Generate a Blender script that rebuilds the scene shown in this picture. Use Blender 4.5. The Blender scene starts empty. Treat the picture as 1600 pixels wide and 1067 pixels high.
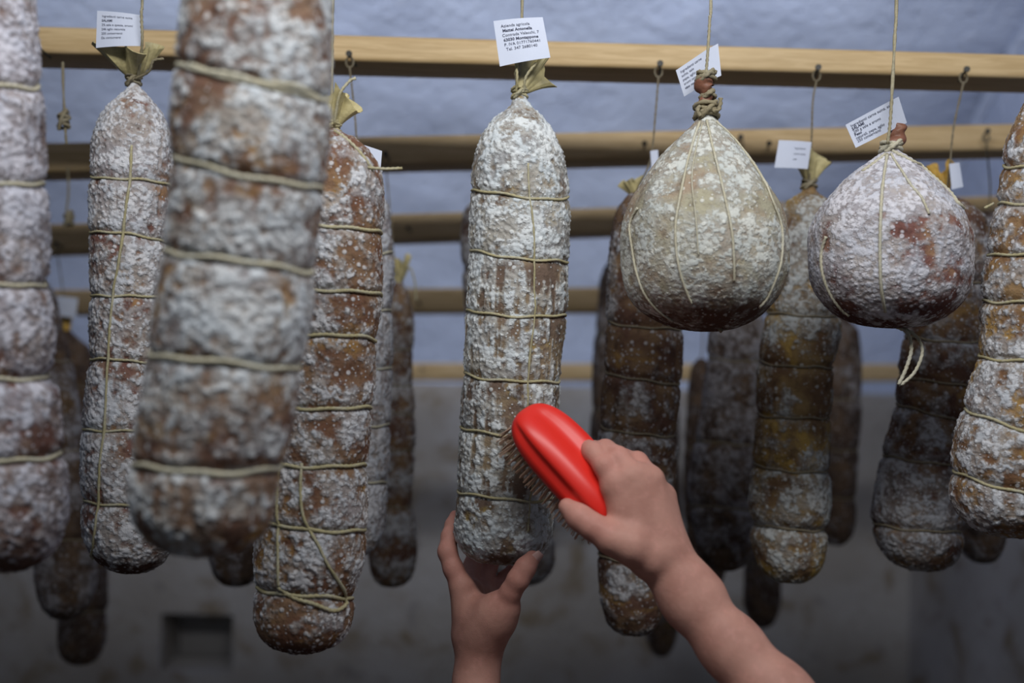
import bpy, bmesh, math, random
import numpy as np
from mathutils import Vector, Matrix

random.seed(4); np.random.seed(4)
scene = bpy.context.scene
COL = scene.collection

# ------------------------------------------------------------------ camera, sky, lamp, vault fill, exposure
F = 1750.0                     # focal length for a 1600 px wide frame
HOR = 575.0                    # row of eye level
PITCH = math.atan((HOR - 533.5) / F)
ROLL = math.radians(1.4)
EYE = np.array([0.0, 0.0, 1.5])
_f = np.array([0, math.cos(PITCH), math.sin(PITCH)])
_r0 = np.array([1.0, 0, 0]); _u0 = np.array([0, -math.sin(PITCH), math.cos(PITCH)])
_r = math.cos(ROLL) * _r0 + math.sin(ROLL) * _u0
_u = -math.sin(ROLL) * _r0 + math.cos(ROLL) * _u0

cam_data = bpy.data.cameras.new('camera')
cam_data.sensor_width = 36.0
cam_data.lens = F / 1600 * 36.0
cam_data.clip_start = 0.05
cam_data.dof.use_dof = True
cam_data.dof.focus_distance = 1.22
cam_data.dof.aperture_fstop = 2.2
cam = bpy.data.objects.new('camera', cam_data)
cam.matrix_world = Matrix(((_r[0], _u[0], -_f[0], EYE[0]), (_r[1], _u[1], -_f[1], EYE[1]),
                           (_r[2], _u[2], -_f[2], EYE[2]), (0, 0, 0, 1)))
COL.objects.link(cam)
scene.camera = cam

world = bpy.data.worlds.new('world'); scene.world = world; world.use_nodes = True
world.node_tree.nodes['Background'].inputs[0].default_value = (0.72, 0.84, 1.0, 1)
world.node_tree.nodes['Background'].inputs[1].default_value = 0.09

def area_light(name, loc, target, sx, sy, power, color):
    l = bpy.data.lights.new(name, 'AREA'); l.shape = 'RECTANGLE'; l.size = sx; l.size_y = sy
    l.energy = power; l.color = color
    o = bpy.data.objects.new(name, l); COL.objects.link(o)
    d = Vector(target) - Vector(loc)
    o.rotation_euler = d.to_track_quat('-Z', 'Y').to_euler(); o.location = loc
    return o
area_light('lamp_light', (0.1, 0.42, 2.33), (0.1, 1.6, 1.6), 1.3, 0.15, 15, (0.96, 0.97, 0.97))
vl = area_light('vault_fill_light', (-0.2, 2.0, 2.32), (-0.2, 3.0, 2.36), 2.4, 0.15, 11, (0.92, 0.95, 1.0))  # unseen fill light, added only to brighten the vault
vl.data.spread = math.radians(125)

scene.view_settings.view_transform = 'Standard'
scene.view_settings.look = 'None'
scene.view_settings.exposure = 0.0
scene.view_settings.gamma = 1.0
scene.view_settings.use_curve_mapping = False

# ------------------------------------------------------------------ small helpers
def P(px, py, Y):
    """the point at depth Y (metres in front of the eye) on the sight line of a photo pixel"""
    d = _f + _r * ((px - 800.0) / F) + _u * ((533.5 - py) / F)
    return EYE + d * (Y / d[1])

def smooth01(a, b, x):
    t = np.clip((x - a) / (b - a), 0, 1); return t * t * (3 - 2 * t)

def _hash(ix, iy, iz, s=0):
    h = (ix.astype(np.uint32) * np.uint32(374761393)) ^ (iy.astype(np.uint32) * np.uint32(668265263)) ^ (iz.astype(np.uint32) * np.uint32(2246822519)) ^ np.uint32((s * 3266489917) & 0xffffffff)
    h = (h ^ (h >> np.uint32(15))) * np.uint32(2246822519)
    h = (h ^ (h >> np.uint32(13))) * np.uint32(3266489917)
    h = h ^ (h >> np.uint32(16))
    return h.astype(np.float64) / 4294967295.0

def vnoise(p, s=0):
    i = np.floor(p).astype(np.int64); f = p - i; f = f * f * f * (f * (f * 6 - 15) + 10)
    out = 0
    for dx in (0, 1):
        wx = f[:, 0] if dx else 1 - f[:, 0]
        for dy in (0, 1):
            wy = f[:, 1] if dy else 1 - f[:, 1]
            for dz in (0, 1):
                wz = f[:, 2] if dz else 1 - f[:, 2]
                out = out + wx * wy * wz * _hash(i[:, 0] + dx, i[:, 1] + dy, i[:, 2] + dz, s)
    return out

def fbm(p, octv=4, s=0):
    a, t, n = 0.5, 0, 0
    for k in range(octv):
        t = t + a * vnoise(p * (2.03 ** k) + 17.3 * k, s + k); n += a; a *= 0.55
    return t / n

def worley(p, s=0):
    i = np.floor(p).astype(np.int64); f = p - i
    best = np.full(len(p), 9.0)
    for dx in (-1, 0, 1):
        for dy in (-1, 0, 1):
            for dz in (-1, 0, 1):
                a, b, c = i[:, 0] + dx, i[:, 1] + dy, i[:, 2] + dz
                q = (dx + _hash(a, b, c, s) - f[:, 0]) ** 2 + (dy + _hash(a, b, c, s + 1) - f[:, 1]) ** 2 + (dz + _hash(a, b, c, s + 2) - f[:, 2]) ** 2
                best = np.minimum(best, q)
    return np.sqrt(best)

def link(name, me, m=None, parent=None, **props):
    o = bpy.data.objects.new(name, me)
    if m is not None: me.materials.append(m)
    COL.objects.link(o)
    if parent is not None:
        o.parent = parent
        w = parent_world(parent)
        o.matrix_parent_inverse = Matrix.Translation(-Vector(w))
    for k, v in props.items(): o[k] = v
    return o
_WL = {}
def parent_world(p):
    return _WL.get(p.name, (0, 0, 0))

def empty(name, loc, label, category, group=None):
    o = bpy.data.objects.new(name, None); COL.objects.link(o)
    o.location = [float(x) for x in loc]; o.empty_display_size = 0.05
    _WL[o.name] = tuple(float(x) for x in loc)
    o['label'] = label; o['category'] = category
    if group: o['group'] = group
    return o

def mesh_np(name, verts, quads, tris=None, smooth=True):
    verts = np.asarray(verts, dtype=np.float32); quads = np.asarray(quads, dtype=np.int32).reshape(-1, 4)
    tris = np.zeros((0, 3), np.int32) if tris is None else np.asarray(tris, dtype=np.int32).reshape(-1, 3)
    me = bpy.data.meshes.new(name)
    me.vertices.add(len(verts)); me.vertices.foreach_set('co', verts.ravel())
    nl = len(quads) * 4 + len(tris) * 3
    me.loops.add(nl)
    me.loops.foreach_set('vertex_index', np.concatenate([quads.ravel(), tris.ravel()]).astype(np.int32))
    me.polygons.add(len(quads) + len(tris))
    st = np.concatenate([np.arange(len(quads)) * 4, len(quads) * 4 + np.arange(len(tris)) * 3]).astype(np.int32)
    me.polygons.foreach_set('loop_start', st)
    me.update(calc_edges=True); me.validate()
    me.polygons.foreach_set('use_smooth', np.full(len(me.polygons), smooth, dtype=bool))
    return me

def grid_quads(n, m, wrap=False, off=0):
    i = np.arange(n - 1)[:, None]; j = np.arange(m if wrap else m - 1)[None, :]
    a = i * m + j; b = i * m + (j + 1) % m
    return (np.stack([a, b, b + m, a + m], -1).reshape(-1, 4) + off)

def dense(pts, n):
    """smooth resample of a polyline (Catmull-Rom)"""
    pts = np.asarray(pts, float)
    if len(pts) == 2: return pts[0] + (pts[1] - pts[0]) * np.linspace(0, 1, n)[:, None]
    q = np.vstack([2 * pts[0] - pts[1], pts, 2 * pts[-1] - pts[-2]])
    s = np.linspace(0, len(pts) - 1 - 1e-6, n); k = s.astype(int); t = (s - k)[:, None]
    a, b, c, d = q[k], q[k + 1], q[k + 2], q[k + 3]
    return 0.5 * (2 * b + (c - a) * t + (2 * a - 5 * b + 4 * c - d) * t * t + (3 * b - a - 3 * c + d) * t ** 3)

def tube_data(pts, r, sides=8, closed=False, lobes=0.22, pitch=0.011, off=0):
    """a two-strand twine: the section has two lobes and turns along the length"""
    pts = np.asarray(pts, float); n = len(pts)
    T = np.gradient(pts, axis=0)
    if closed: T[0] = pts[1] - pts[-1]; T[-1] = pts[0] - pts[-2]
    T /= np.linalg.norm(T, axis=1)[:, None] + 1e-12
    N = np.zeros_like(T)
    a = np.cross(T[0], [0.3, 0.9, 0.2]); N[0] = a / np.linalg.norm(a)
    for i in range(1, n):
        v = N[i - 1] - T[i] * np.dot(N[i - 1], T[i]); N[i] = v / (np.linalg.norm(v) + 1e-12)
    B = np.cross(T, N)
    s = np.concatenate([[0], np.cumsum(np.linalg.norm(np.diff(pts, axis=0), axis=1))])
    th = np.linspace(0, 2 * np.pi, sides, endpoint=False)[None, :]
    rr = np.broadcast_to(np.asarray(r, float), (n,))[:, None] * (1 + lobes * np.cos(2 * (th - s[:, None] / pitch * 2 * np.pi)))
    V = pts[:, None] + N[:, None] * (np.cos(th) * rr)[..., None] + B[:, None] * (np.sin(th) * rr)[..., None]
    V = V.reshape(-1, 3)
    Q = grid_quads(n, sides, True)
    if closed:
        j = np.arange(sides); a = (n - 1) * sides + j; b = (n - 1) * sides + (j + 1) % sides
        Q = np.vstack([Q, np.stack([a, b, (j + 1) % sides, j], -1)])
        return V, Q + off, None
    j = np.arange(sides); jn = (j + 1) % sides
    V = np.vstack([V, pts[0], pts[-1]]); c0, c1 = len(V) - 2, len(V) - 1
    tr = np.vstack([np.stack([np.full(sides, c0), jn, j], -1), np.stack([np.full(sides, c1), (n - 1) * sides + j, (n - 1) * sides + jn], -1)])
    return V, Q + off, tr + off

def join_tubes(name, tubes):
    V, Q, T, off = [], [], [], 0
    for args in tubes:
        v, q, t = tube_data(*args[:2], **(args[2] if len(args) > 2 else {}), off=off)
        V.append(v); Q.append(q); off += len(v)
        if t is not None: T.append(t)
    return mesh_np(name, np.vstack(V), np.vstack(Q), np.vstack(T) if T else None)

# ------------------------------------------------------------------ materials
class NT:
    def __init__(s, name):
        s.m = bpy.data.materials.new(name); s.m.use_nodes = True
        s.t = s.m.node_tree; s.n = s.t.nodes; s.b = s.n['Principled BSDF']
        s.tc = s.n.new('ShaderNodeTexCoord')
    def L(s, a, b): s.t.links.new(a, b)
    def noise(s, scale, detail=3, rough=0.55, vec=None, dist=0):
        n = s.n.new('ShaderNodeTexNoise'); n.inputs['Scale'].default_value = scale; n.inputs['Detail'].default_value = detail
        n.inputs['Roughness'].default_value = rough; n.inputs['Distortion'].default_value = dist
        s.L(vec or s.tc.outputs['Object'], n.inputs['Vector']); return n.outputs['Fac']
    def voro(s, scale, vec=None, out='Distance', feature='F1'):
        n = s.n.new('ShaderNodeTexVoronoi'); n.feature = feature; n.inputs['Scale'].default_value = scale
        s.L(vec or s.tc.outputs['Object'], n.inputs['Vector']); return n
    def mapping(s, scale, rot=(0, 0, 0)):
        n = s.n.new('ShaderNodeMapping'); n.inputs['Scale'].default_value = scale; n.inputs['Rotation'].default_value = rot
        s.L(s.tc.outputs['Object'], n.inputs['Vector']); return n.outputs['Vector']
    def ramp(s, fac, a, b, va=0.0, vb=1.0):
        n = s.n.new('ShaderNodeMapRange'); n.interpolation_type = 'SMOOTHSTEP'
        n.inputs[1].default_value = a; n.inputs[2].default_value = b; n.inputs[3].default_value = va; n.inputs[4].default_value = vb
        s.L(fac, n.inputs[0]); return n.outputs[0]
    def math(s, op, a, b=None, clamp=False):
        n = s.n.new('ShaderNodeMath'); n.operation = op; n.use_clamp = clamp
        for i, x in enumerate((a, b)):
            if x is None: continue
            if isinstance(x, (int, float)): n.inputs[i].default_value = x
            else: s.L(x, n.inputs[i])
        return n.outputs[0]
    def mix(s, fac, a, b, mode='MIX'):
        n = s.n.new('ShaderNodeMix'); n.data_type = 'RGBA'; n.blend_type = mode
        if isinstance(fac, (int, float)): n.inputs[0].default_value = fac
        else: s.L(fac, n.inputs[0])
        for i, x in ((6, a), (7, b)):
            if isinstance(x, tuple): n.inputs[i].default_value = (*x, 1)
            else: s.L(x, n.inputs[i])
        return n.outputs[2]
    def attr(s, name):
        n = s.n.new('ShaderNodeAttribute'); n.attribute_name = name; return n.outputs['Fac']
    def bump(s, h, strength=0.5, dist=0.002, normal=None):
        n = s.n.new('ShaderNodeBump'); n.inputs['Strength'].default_value = strength; n.inputs['Distance'].default_value = dist
        s.L(h, n.inputs['Height'])
        if normal is not None: s.L(normal, n.inputs['Normal'])
        s.L(n.outputs[0], s.b.inputs['Normal']); return n.outputs[0]
    def done(s, color, rough=0.8, spec=0.3):
        if isinstance(color, tuple): s.b.inputs['Base Color'].default_value = (*color, 1)
        else: s.L(color, s.b.inputs['Base Color'])
        if isinstance(rough, (int, float)): s.b.inputs['Roughness'].default_value = rough
        else: s.L(rough, s.b.inputs['Roughness'])
        s.b.inputs['Specular IOR Level'].default_value = spec
        return s.m

def salami_material(name, c1, c2, c3, mold, dots=0.5, fine=0.55, ochre=0.6, film=0.7, base=(0.07, 0.032, 0.022), crust=55, cw=2.0):
    """casing in three browns, over it a thin grey film of mould, over that thick white clumps and single white dots"""
    t = NT(name)
    m = t.attr('mold'); h = t.attr('hump')
    c = t.mix(t.ramp(t.noise(26, 4), 0.40, 0.62), c1, c2)
    c = t.mix(t.ramp(t.noise(15, 4, 0.6, None, 0.6), 0.66 - 0.16 * ochre, 0.74 - 0.10 * ochre), c, c3)
    c = t.mix(t.ramp(t.noise(70, 4), 0.48, 0.75, 0, 0.8), c, tuple(x * 0.4 for x in c1))
    c = t.mix(t.attr('tone'), c, base)
    fn = t.noise(330, 4, 0.65)
    v = t.math('ADD', m, t.math('MULTIPLY', t.math('SUBTRACT', fn, 0.5), fine * 1.8))
    v = t.math('ADD', v, t.math('MULTIPLY', t.math('SUBTRACT', h, 0.35), 0.3))
    thin = t.ramp(v, 0.15, 0.75, 0, film)
    fc = t.mix(t.ramp(t.noise(20, 4), 0.35, 0.65), tuple(x * y for x, y in zip(mold, (0.60, 0.60, 0.62))), tuple(x * y for x, y in zip(mold, (0.70, 0.66, 0.60))))
    fc = t.mix(t.ramp(t.noise(90, 4, 0.65), 0.42, 0.7, 0, 0.7), fc, tuple(x * y for x, y in zip(mold, (0.36, 0.32, 0.29))))
    c = t.mix(thin, c, fc)
    w = t.math('ADD', v, t.math('MULTIPLY', t.math('SUBTRACT', t.noise(crust, 5, 0.65), 0.5), cw))
    w = t.math('ADD', w, t.math('MULTIPLY', t.math('SUBTRACT', h, 0.3), 0.5))
    thick = t.ramp(w, 0.70, 1.15, 0, 0.95)
    mc = t.mix(t.ramp(t.noise(30, 3), 0.35, 0.65), mold, tuple(x * y for x, y in zip(mold, (0.84, 0.88, 0.92))))
    c = t.mix(thick, c, mc)
    vo = t.voro(105); rnd = t.n.new('ShaderNodeSeparateColor'); t.L(vo.outputs['Color'], rnd.inputs[0])
    dot = t.math('MULTIPLY', t.ramp(vo.outputs['Distance'], 0.34, 0.16), t.ramp(rnd.outputs[0], 1 - dots, 1 - dots + 0.05))
    vo2 = t.voro(230); rnd2 = t.n.new('ShaderNodeSeparateColor'); t.L(vo2.outputs['Color'], rnd2.inputs[0])
    dot2 = t.math('MULTIPLY', t.ramp(vo2.outputs['Distance'], 0.36, 0.2), t.ramp(rnd2.outputs[1], 1 - dots * 0.8, 1 - dots * 0.8 + 0.05))
    dd = t.math('MAXIMUM', dot, t.math('MULTIPLY', dot2, 0.8))
    c = t.mix(t.math('MULTIPLY', dd, 0.75), c, tuple(min(0.9, x * 1.08) for x in mold))
    hgt = t.math('ADD', t.math('MULTIPLY', t.math('ADD', thin, thick), 0.45), t.math('ADD', t.math('MULTIPLY', dd, 0.6), t.math('MULTIPLY', fn, 0.8)))
    t.bump(hgt, 0.7, 0.002)
    return t.done(c, 0.85, 0.25)

M = {}
M['front']  = salami_material('salami_mottled', (0.17, 0.088, 0.06), (0.26, 0.165, 0.11), (0.36, 0.21, 0.075), (0.66, 0.67, 0.68), 0.3, 0.45, 0.8)
M['pale']   = salami_material('salami_white_bloom', (0.20, 0.095, 0.075), (0.27, 0.17, 0.12), (0.36, 0.20, 0.09), (0.66, 0.65, 0.67), 0.55, 0.5, 0.35, 0.75, crust=44, cw=2.4)
M['lilac']  = salami_material('salami_lilac_bloom', (0.15, 0.075, 0.06), (0.22, 0.15, 0.12), (0.27, 0.16, 0.09), (0.62, 0.60, 0.66), 0.6, 0.5, 0.3)
M['spotted']= salami_material('salami_spotted', (0.17, 0.080, 0.047), (0.24, 0.145, 0.085), (0.32, 0.18, 0.06), (0.62, 0.61, 0.62), 0.75, 0.6, 0.7)
M['centre'] = salami_material('salami_brushed', (0.17, 0.115, 0.085), (0.27, 0.20, 0.125), (0.38, 0.27, 0.09), (0.68, 0.70, 0.70), 0.5, 0.5, 0.6, 0.8, crust=36, cw=2.6)
M['amber']  = salami_material('salami_amber', (0.18, 0.092, 0.048), (0.28, 0.175, 0.085), (0.40, 0.24, 0.07), (0.60, 0.60, 0.62), 0.75, 0.6, 0.9)
M['ochre']  = salami_material('salami_ochre', (0.15, 0.085, 0.045), (0.27, 0.18, 0.08), (0.40, 0.26, 0.07), (0.50, 0.50, 0.48), 0.5, 0.6, 0.8, 0.6)
M['brown']  = salami_material('salami_brown', (0.10, 0.050, 0.034), (0.18, 0.11, 0.06), (0.25, 0.145, 0.05), (0.42, 0.41, 0.42), 0.5, 0.55, 0.5, 0.6)  # less mouldy brown, deepened with the shade of the rows behind
M['dark']   = salami_material('salami_dark_shaded', (0.06, 0.038, 0.028), (0.11, 0.07, 0.045), (0.14, 0.085, 0.04), (0.27, 0.25, 0.26), 0.4, 0.5, 0.4, 0.6)  # casing and mould both darkened: shade of the back rows put into the colour
M['ball']   = salami_material('bladder_beige', (0.33, 0.25, 0.18), (0.38, 0.35, 0.25), (0.44, 0.33, 0.17), (0.62, 0.62, 0.57), 0.35, 0.6, 0.5, 0.6, (0.10, 0.050, 0.032), crust=95, cw=1.2)
M['ballred']= salami_material('bladder_red', (0.19, 0.082, 0.068), (0.27, 0.15, 0.11), (0.31, 0.175, 0.10), (0.64, 0.62, 0.66), 0.55, 0.5, 0.4, 0.92, (0.085, 0.030, 0.026), crust=70, cw=1.4)

def twine_mat(name, col, amount=0.4):
    t = NT(name)
    c = t.mix(t.ramp(t.noise(60, 4), 0.4, 0.7, 0, amount), col, (0.55, 0.55, 0.50))
    c = t.mix(t.ramp(t.noise(400, 2), 0.4, 0.7, 0, 0.4), c, tuple(x * 0.5 for x in col))
    t.bump(t.noise(900, 2), 0.5, 0.0006)
    return t.done(c, 0.85, 0.2)
M['twine'] = twine_mat('twine', (0.42, 0.37, 0.21))
M['twine_pale'] = twine_mat('twine_pale', (0.50, 0.46, 0.34))
M['twine_dark'] = twine_mat('twine_dark', (0.26, 0.22, 0.14), 0.15)
M['twine_hang'] = twine_mat('twine_hanging', (0.33, 0.29, 0.19), 0.1)
M['twine_far'] = twine_mat('twine_far', (0.20, 0.165, 0.11), 0.1)

def parchment(name, col):
    t = NT(name)
    c = t.mix(t.ramp(t.noise(60, 4), 0.3, 0.75), col, tuple(x * 0.6 for x in col))
    t.bump(t.noise(140, 3), 0.5, 0.002)
    t.b.inputs['Transmission Weight'].default_value = 0.0
    return t.done(c, 0.5, 0.4)
M['paper_end'] = parchment('dried_casing', (0.56, 0.48, 0.24))
M['paper_end_orange'] = parchment('dried_casing_orange', (0.62, 0.38, 0.08))
M['meat_end'] = parchment('dried_meat_knot', (0.24, 0.10, 0.06))

t = NT('tag_paper'); M['tag'] = t.done(t.mix(t.noise(40, 2), (0.55, 0.59, 0.71), (0.60, 0.64, 0.76)), 0.6, 0.3)
t = NT('tag_ink'); M['ink'] = t.done((0.05, 0.055, 0.09), 0.7, 0.2)
t = NT('nail_steel'); M['nail'] = t.done(t.mix(t.noise(300, 2), (0.02, 0.02, 0.018), (0.05, 0.045, 0.035)), 0.5, 0.4)

t = NT('pine')
mp = t.mapping((1.2, 22, 22))
g = t.noise(9, 5, 0.6, mp, 0.8)
c = t.mix(t.ramp(g, 0.35, 0.65), (0.66, 0.48, 0.26), (0.50, 0.34, 0.16))
c = t.mix(t.ramp(t.noise(2.3, 2), 0.4, 0.7, 0, 0.35), c, (0.58, 0.44, 0.26))
kn = t.voro(3.1, t.mapping((1.0, 3.0, 3.0)))
c = t.mix(t.ramp(kn.outputs['Distance'], 0.10, 0.03, 0, 0.6), c, (0.25, 0.13, 0.05))
t.bump(g, 0.25, 0.001)
M['pine'] = t.done(c, 0.55, 0.35)

t = NT('whitewash')
a = t.noise(7, 6, 0.6); b_ = t.noise(2.2, 3); d_ = t.noise(38, 4, 0.6)
c = t.mix(t.ramp(b_, 0.3, 0.7), (0.44, 0.50, 0.66), (0.37, 0.425, 0.58))
c = t.mix(t.ramp(d_, 0.56, 0.72, 0, 0.55), c, (0.52, 0.57, 0.71))
hh = t.math('ADD', t.math('MULTIPLY', a, 1.0), t.math('MULTIPLY', d_, 0.5))
t.bump(hh, 0.6, 0.028)
M['whitewash'] = t.done(c, 0.75, 0.2)

t = NT('damp_plaster')
a = t.noise(2.6, 5, 0.6); b_ = t.noise(7, 5, 0.6, None, 0.5); d_ = t.noise(40, 4)
c = t.mix(t.ramp(a, 0.35, 0.65), (0.39, 0.375, 0.375), (0.33, 0.305, 0.285))
c = t.mix(t.ramp(b_, 0.52, 0.68, 0, 0.75), c, (0.19, 0.14, 0.08))
c = t.mix(t.ramp(t.noise(11, 4), 0.62, 0.75, 0, 0.4), c, (0.06, 0.055, 0.06))
t.bump(t.math('ADD', b_, d_), 0.5, 0.012)
M['plaster'] = t.done(c, 0.85, 0.2)
t = NT('floor_stone')
M['floor'] = t.done(t.mix(t.noise(4, 5), (0.13, 0.115, 0.095), (0.08, 0.07, 0.06)), 0.8, 0.2)

# ------------------------------------------------------------------ the cellar: vault, walls, floor
WALL_Y = 3.6; SPRING = 1.5 - 27 / F * WALL_Y; XL, XR = -2.1, 1.29
VTOP = 2.66; VC = 1.5
def vault_z(y):
    y = np.asarray(y, float)
    return SPRING + (VTOP - SPRING) * np.sqrt(np.clip(1 - ((y - VC) / (WALL_Y - VC)) ** 2, 0, 1))

def box_bm(bm, lo, hi):
    r = bmesh.ops.create_cube(bm, size=1)
    for v in r['verts']:
        v.co = Vector([lo[i] + (v.co[i] + 0.5) * (hi[i] - lo[i]) for i in range(3)])
    return r['verts']

def bm_obj(name, bm, m, parent=None, smooth=False, **props):
    me = bpy.data.meshes.new(name); bm.to_mesh(me); bm.free()
    if smooth: me.polygons.foreach_set('use_smooth', [True] * len(me.polygons))
    return link(name, me, m, parent, **props)

# vault: a curved sheet with thickness, springing from the far wall towards the viewer
ang = np.linspace(0, np.pi / 2, 60); ys = VC + (WALL_Y - VC) * np.cos(ang)
ys = np.concatenate([ys, np.linspace(VC - 0.05, -0.6, 20)])
zs = np.where(ys >= VC, vault_z(ys), VTOP)
xs = np.linspace(XL, XR, 90)
X, Yg = np.meshgrid(xs, ys); Zg = np.repeat(zs[:, None], len(xs), 1)
pv = np.stack([X, Yg, Zg], -1).reshape(-1, 3)
un = (fbm(pv * 3.2, 3, 5) - 0.5) * 0.05
nv = np.stack([np.zeros_like(X), np.repeat((np.where(ys > VC, -(ys - VC) / (WALL_Y - VC) ** 2, 0))[:, None], len(xs), 1), np.repeat((-(zs - SPRING) / (VTOP - SPRING) ** 2)[:, None], len(xs), 1)], -1).reshape(-1, 3)
nv /= np.linalg.norm(nv, axis=1)[:, None]
inner = pv + nv * un[:, None] - nv * 0.012
outer = pv - nv * 0.16
n, m_ = X.shape
q1 = grid_quads(n, m_); q2 = grid_quads(n, m_, off=n * m_)[:, ::-1]
link('ceiling', mesh_np('ceiling', np.vstack([inner, outer]), np.vstack([q1, q2])), M['whitewash'], kind='structure', label='whitewashed blue grey cellar vault')

# far wall with a small square niche low on the left
n0, n1 = P(252, 958, WALL_Y), P(362, 1052, WALL_Y)
nx0, nx1, nz1, nz0 = n0[0], n1[0], n0[2], n1[2]
bm = bmesh.new()
TW = 0.3
box_bm(bm, (XL, WALL_Y, 0), (nx0, WALL_Y + TW, SPRING)); box_bm(bm, (nx1, WALL_Y, 0), (XR, WALL_Y + TW, SPRING))
box_bm(bm, (nx0, WALL_Y, nz1), (nx1, WALL_Y + TW, SPRING)); box_bm(bm, (nx0, WALL_Y, 0), (nx1, WALL_Y + TW, nz0))
box_bm(bm, (nx0, WALL_Y + 0.22, nz0), (nx1, WALL_Y + TW, nz1))
bm_obj('wall_back', bm, M['plaster'], kind='structure', label='damp grey plaster wall below the vault')
for nm, x0_, x1_ in (('wall_right', XR, XR + 0.2), ('wall_left', XL - 0.2, XL)):
    bm = bmesh.new(); box_bm(bm, (x0_, -0.6, 0), (x1_, WALL_Y + TW, SPRING)); box_bm(bm, (x0_, -0.6, SPRING), (x1_, WALL_Y + TW, VTOP + 0.1))
    w = bm_obj(nm, bm, M['plaster'], kind='structure'); w.data.materials.append(M['whitewash'])
    for p in w.data.polygons: p.material_index = int(p.center[2] > SPRING + 0.001)
bm = bmesh.new(); box_bm(bm, (XL - 0.2, -0.6, -0.1), (XR + 0.2, WALL_Y + TW, 0)); bm_obj('floor', bm, M['floor'], kind='structure')
# plastered rib where the vault meets the right wall
rib = np.stack([np.full(60, XR - 0.004), ys[:60], zs[:60] - 0.008], -1)
link('trim_1', mesh_np('trim_1', *tube_data(rib, 0.022, sides=8, lobes=0)), M['whitewash'], kind='structure')

# ------------------------------------------------------------------ wooden rails with nails
RAILS = {}
def ypix(line, x):
    (xa, ya), (xb, yb) = line
    return ya + (yb - ya) * (x - xa) / (xb - xa)

def rail(key, Y, t, top, bot, label, x0=-1.0, nails=()):
    """front face at depth Y; top and bot are the rail's top edge and lowest visible edge in the photo"""
    pa, pb = 100.0, 1500.0
    def line3(line, Yd):
        a, b = P(pa, ypix(line, pa), Yd), P(pb, ypix(line, pb), Yd)
        d = (b - a) / (b[0] - a[0])
        return lambda x: a + d * (x - a[0])
    ft = line3(top, Y); bb = line3(bot, Y + t)
    xs = np.linspace(x0, XR - 0.004, 60); rr = 0.006
    sec = []
    for i, x in enumerate(xs):
        zt, zb = ft(x)[2], bb(x)[2]
        prof = []
        for cx, cz, a0 in ((Y + rr, zb + rr, 180), (Y + t - rr, zb + rr, 270), (Y + t - rr, zt - rr, 0), (Y + rr, zt - rr, 90)):
            for k in range(5):
                a = math.radians(a0 + k * 22.5)
                prof.append((x, cx + rr * math.cos(a), cz + rr * math.sin(a)))
        sec.append(prof)
    V = np.array(sec); n, m2, _ = V.shape
    V = V.reshape(-1, 3)
    Q = grid_quads(n, m2, True)[:, ::-1]
    V = np.vstack([V, V[:m2].mean(0), V[(n - 1) * m2:n * m2].mean(0)])
    j = np.arange(m2)
    T = np.vstack([np.stack([np.full(m2, n * m2), j, (j + 1) % m2], -1), np.stack([np.full(m2, n * m2 + 1), (n - 1) * m2 + (j + 1) % m2, (n - 1) * m2 + j], -1)])
    root = np.array([xs[0], Y + t / 2, bb(xs[0])[2]])
    o = bpy.data.objects.new('wooden_rail', None); COL.objects.link(o)
    o.location = root; _WL[o.name] = tuple(root); o['label'] = label; o['category'] = 'rail'; o['group'] = 'wooden rails under the vault'
    link('beam', mesh_np('beam', V, Q, T), M['pine'], o)
    RAILS[key] = (Y, ft, bb)
    for (px, py) in nails: nail(o, key, px, py)
    return o

def nail(root, key, px, py, z=None, x=None):
    Y, ft, bb = RAILS[key]
    c = P(px, py, Y) if z is None else np.array([x, Y, z])
    d = np.array([-0.12, -1.0, 0.16]); d /= np.linalg.norm(d)
    V, Q, T = tube_data(np.array([c - d * 0.012, c + d * 0.026]), 0.0016, sides=8, lobes=0)
    V2, Q2, T2 = tube_data(np.array([c + d * 0.025, c + d * 0.0275]), 0.0042, sides=12, lobes=0, off=len(V))
    link('nail', mesh_np('nail', np.vstack([V, V2]), np.vstack([Q, Q2]), np.vstack([T, T2]), smooth=False), M['nail'], root)
    return c + d * 0.018

r1 = rail(1, 1.50, 0.085, ((65, 40), (1600, 84)), ((65, 108), (1600, 147)), 'nearest pine rail, pale front lit along its whole length', -1.15,
     [(72, 84), (553, 97), (1031, 112), (1274, 118), (1502, 121)])
r2 = rail(2, 1.80, 0.085, ((100, 222), (1560, 193)), ((100, 283), (1560, 249)), 'second pine rail back, lit only on its upper half', -1.15,
     [(72, 275), (608, 249), (1007, 233), (1199, 233)])
r3 = rail(3, 2.15, 0.085, ((100, 349), (1550, 306)), ((100, 401), (1550, 352)), 'third pine rail back, brown and in shade', -1.3, [(98, 386), (642, 362)])
r4 = rail(4, 2.50, 0.085, ((100, 452), (1550, 446)), ((100, 494), (1550, 488)), 'fourth pine rail back, below the vault, in shade', -1.5, [(658, 477)])
r5 = rail(5, 3.00, 0.085, ((100, 566), (1550, 569)), ((100, 594), (1550, 596)), 'farthest and lowest pine rail, in front of the far wall', -1.7, [(662, 578)])
# the two rails above the frame that carry the nearest salamis
r0 = rail(0, 1.245, 0.05, ((0, -390), (1600, -390)), ((0, -330), (1600, -330)), 'pine rail overhead that carries the row of salamis nearest the hands', -1.0)
rn = rail(-1, 0.90, 0.05, ((0, -860), (1600, -860)), ((0, -760), (1600, -760)), 'pine rail overhead that carries the two blurred front salamis', -0.8)
RAILO = {0: r0, -1: rn, 1: r1, 2: r2, 3: r3, 4: r4}

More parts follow.
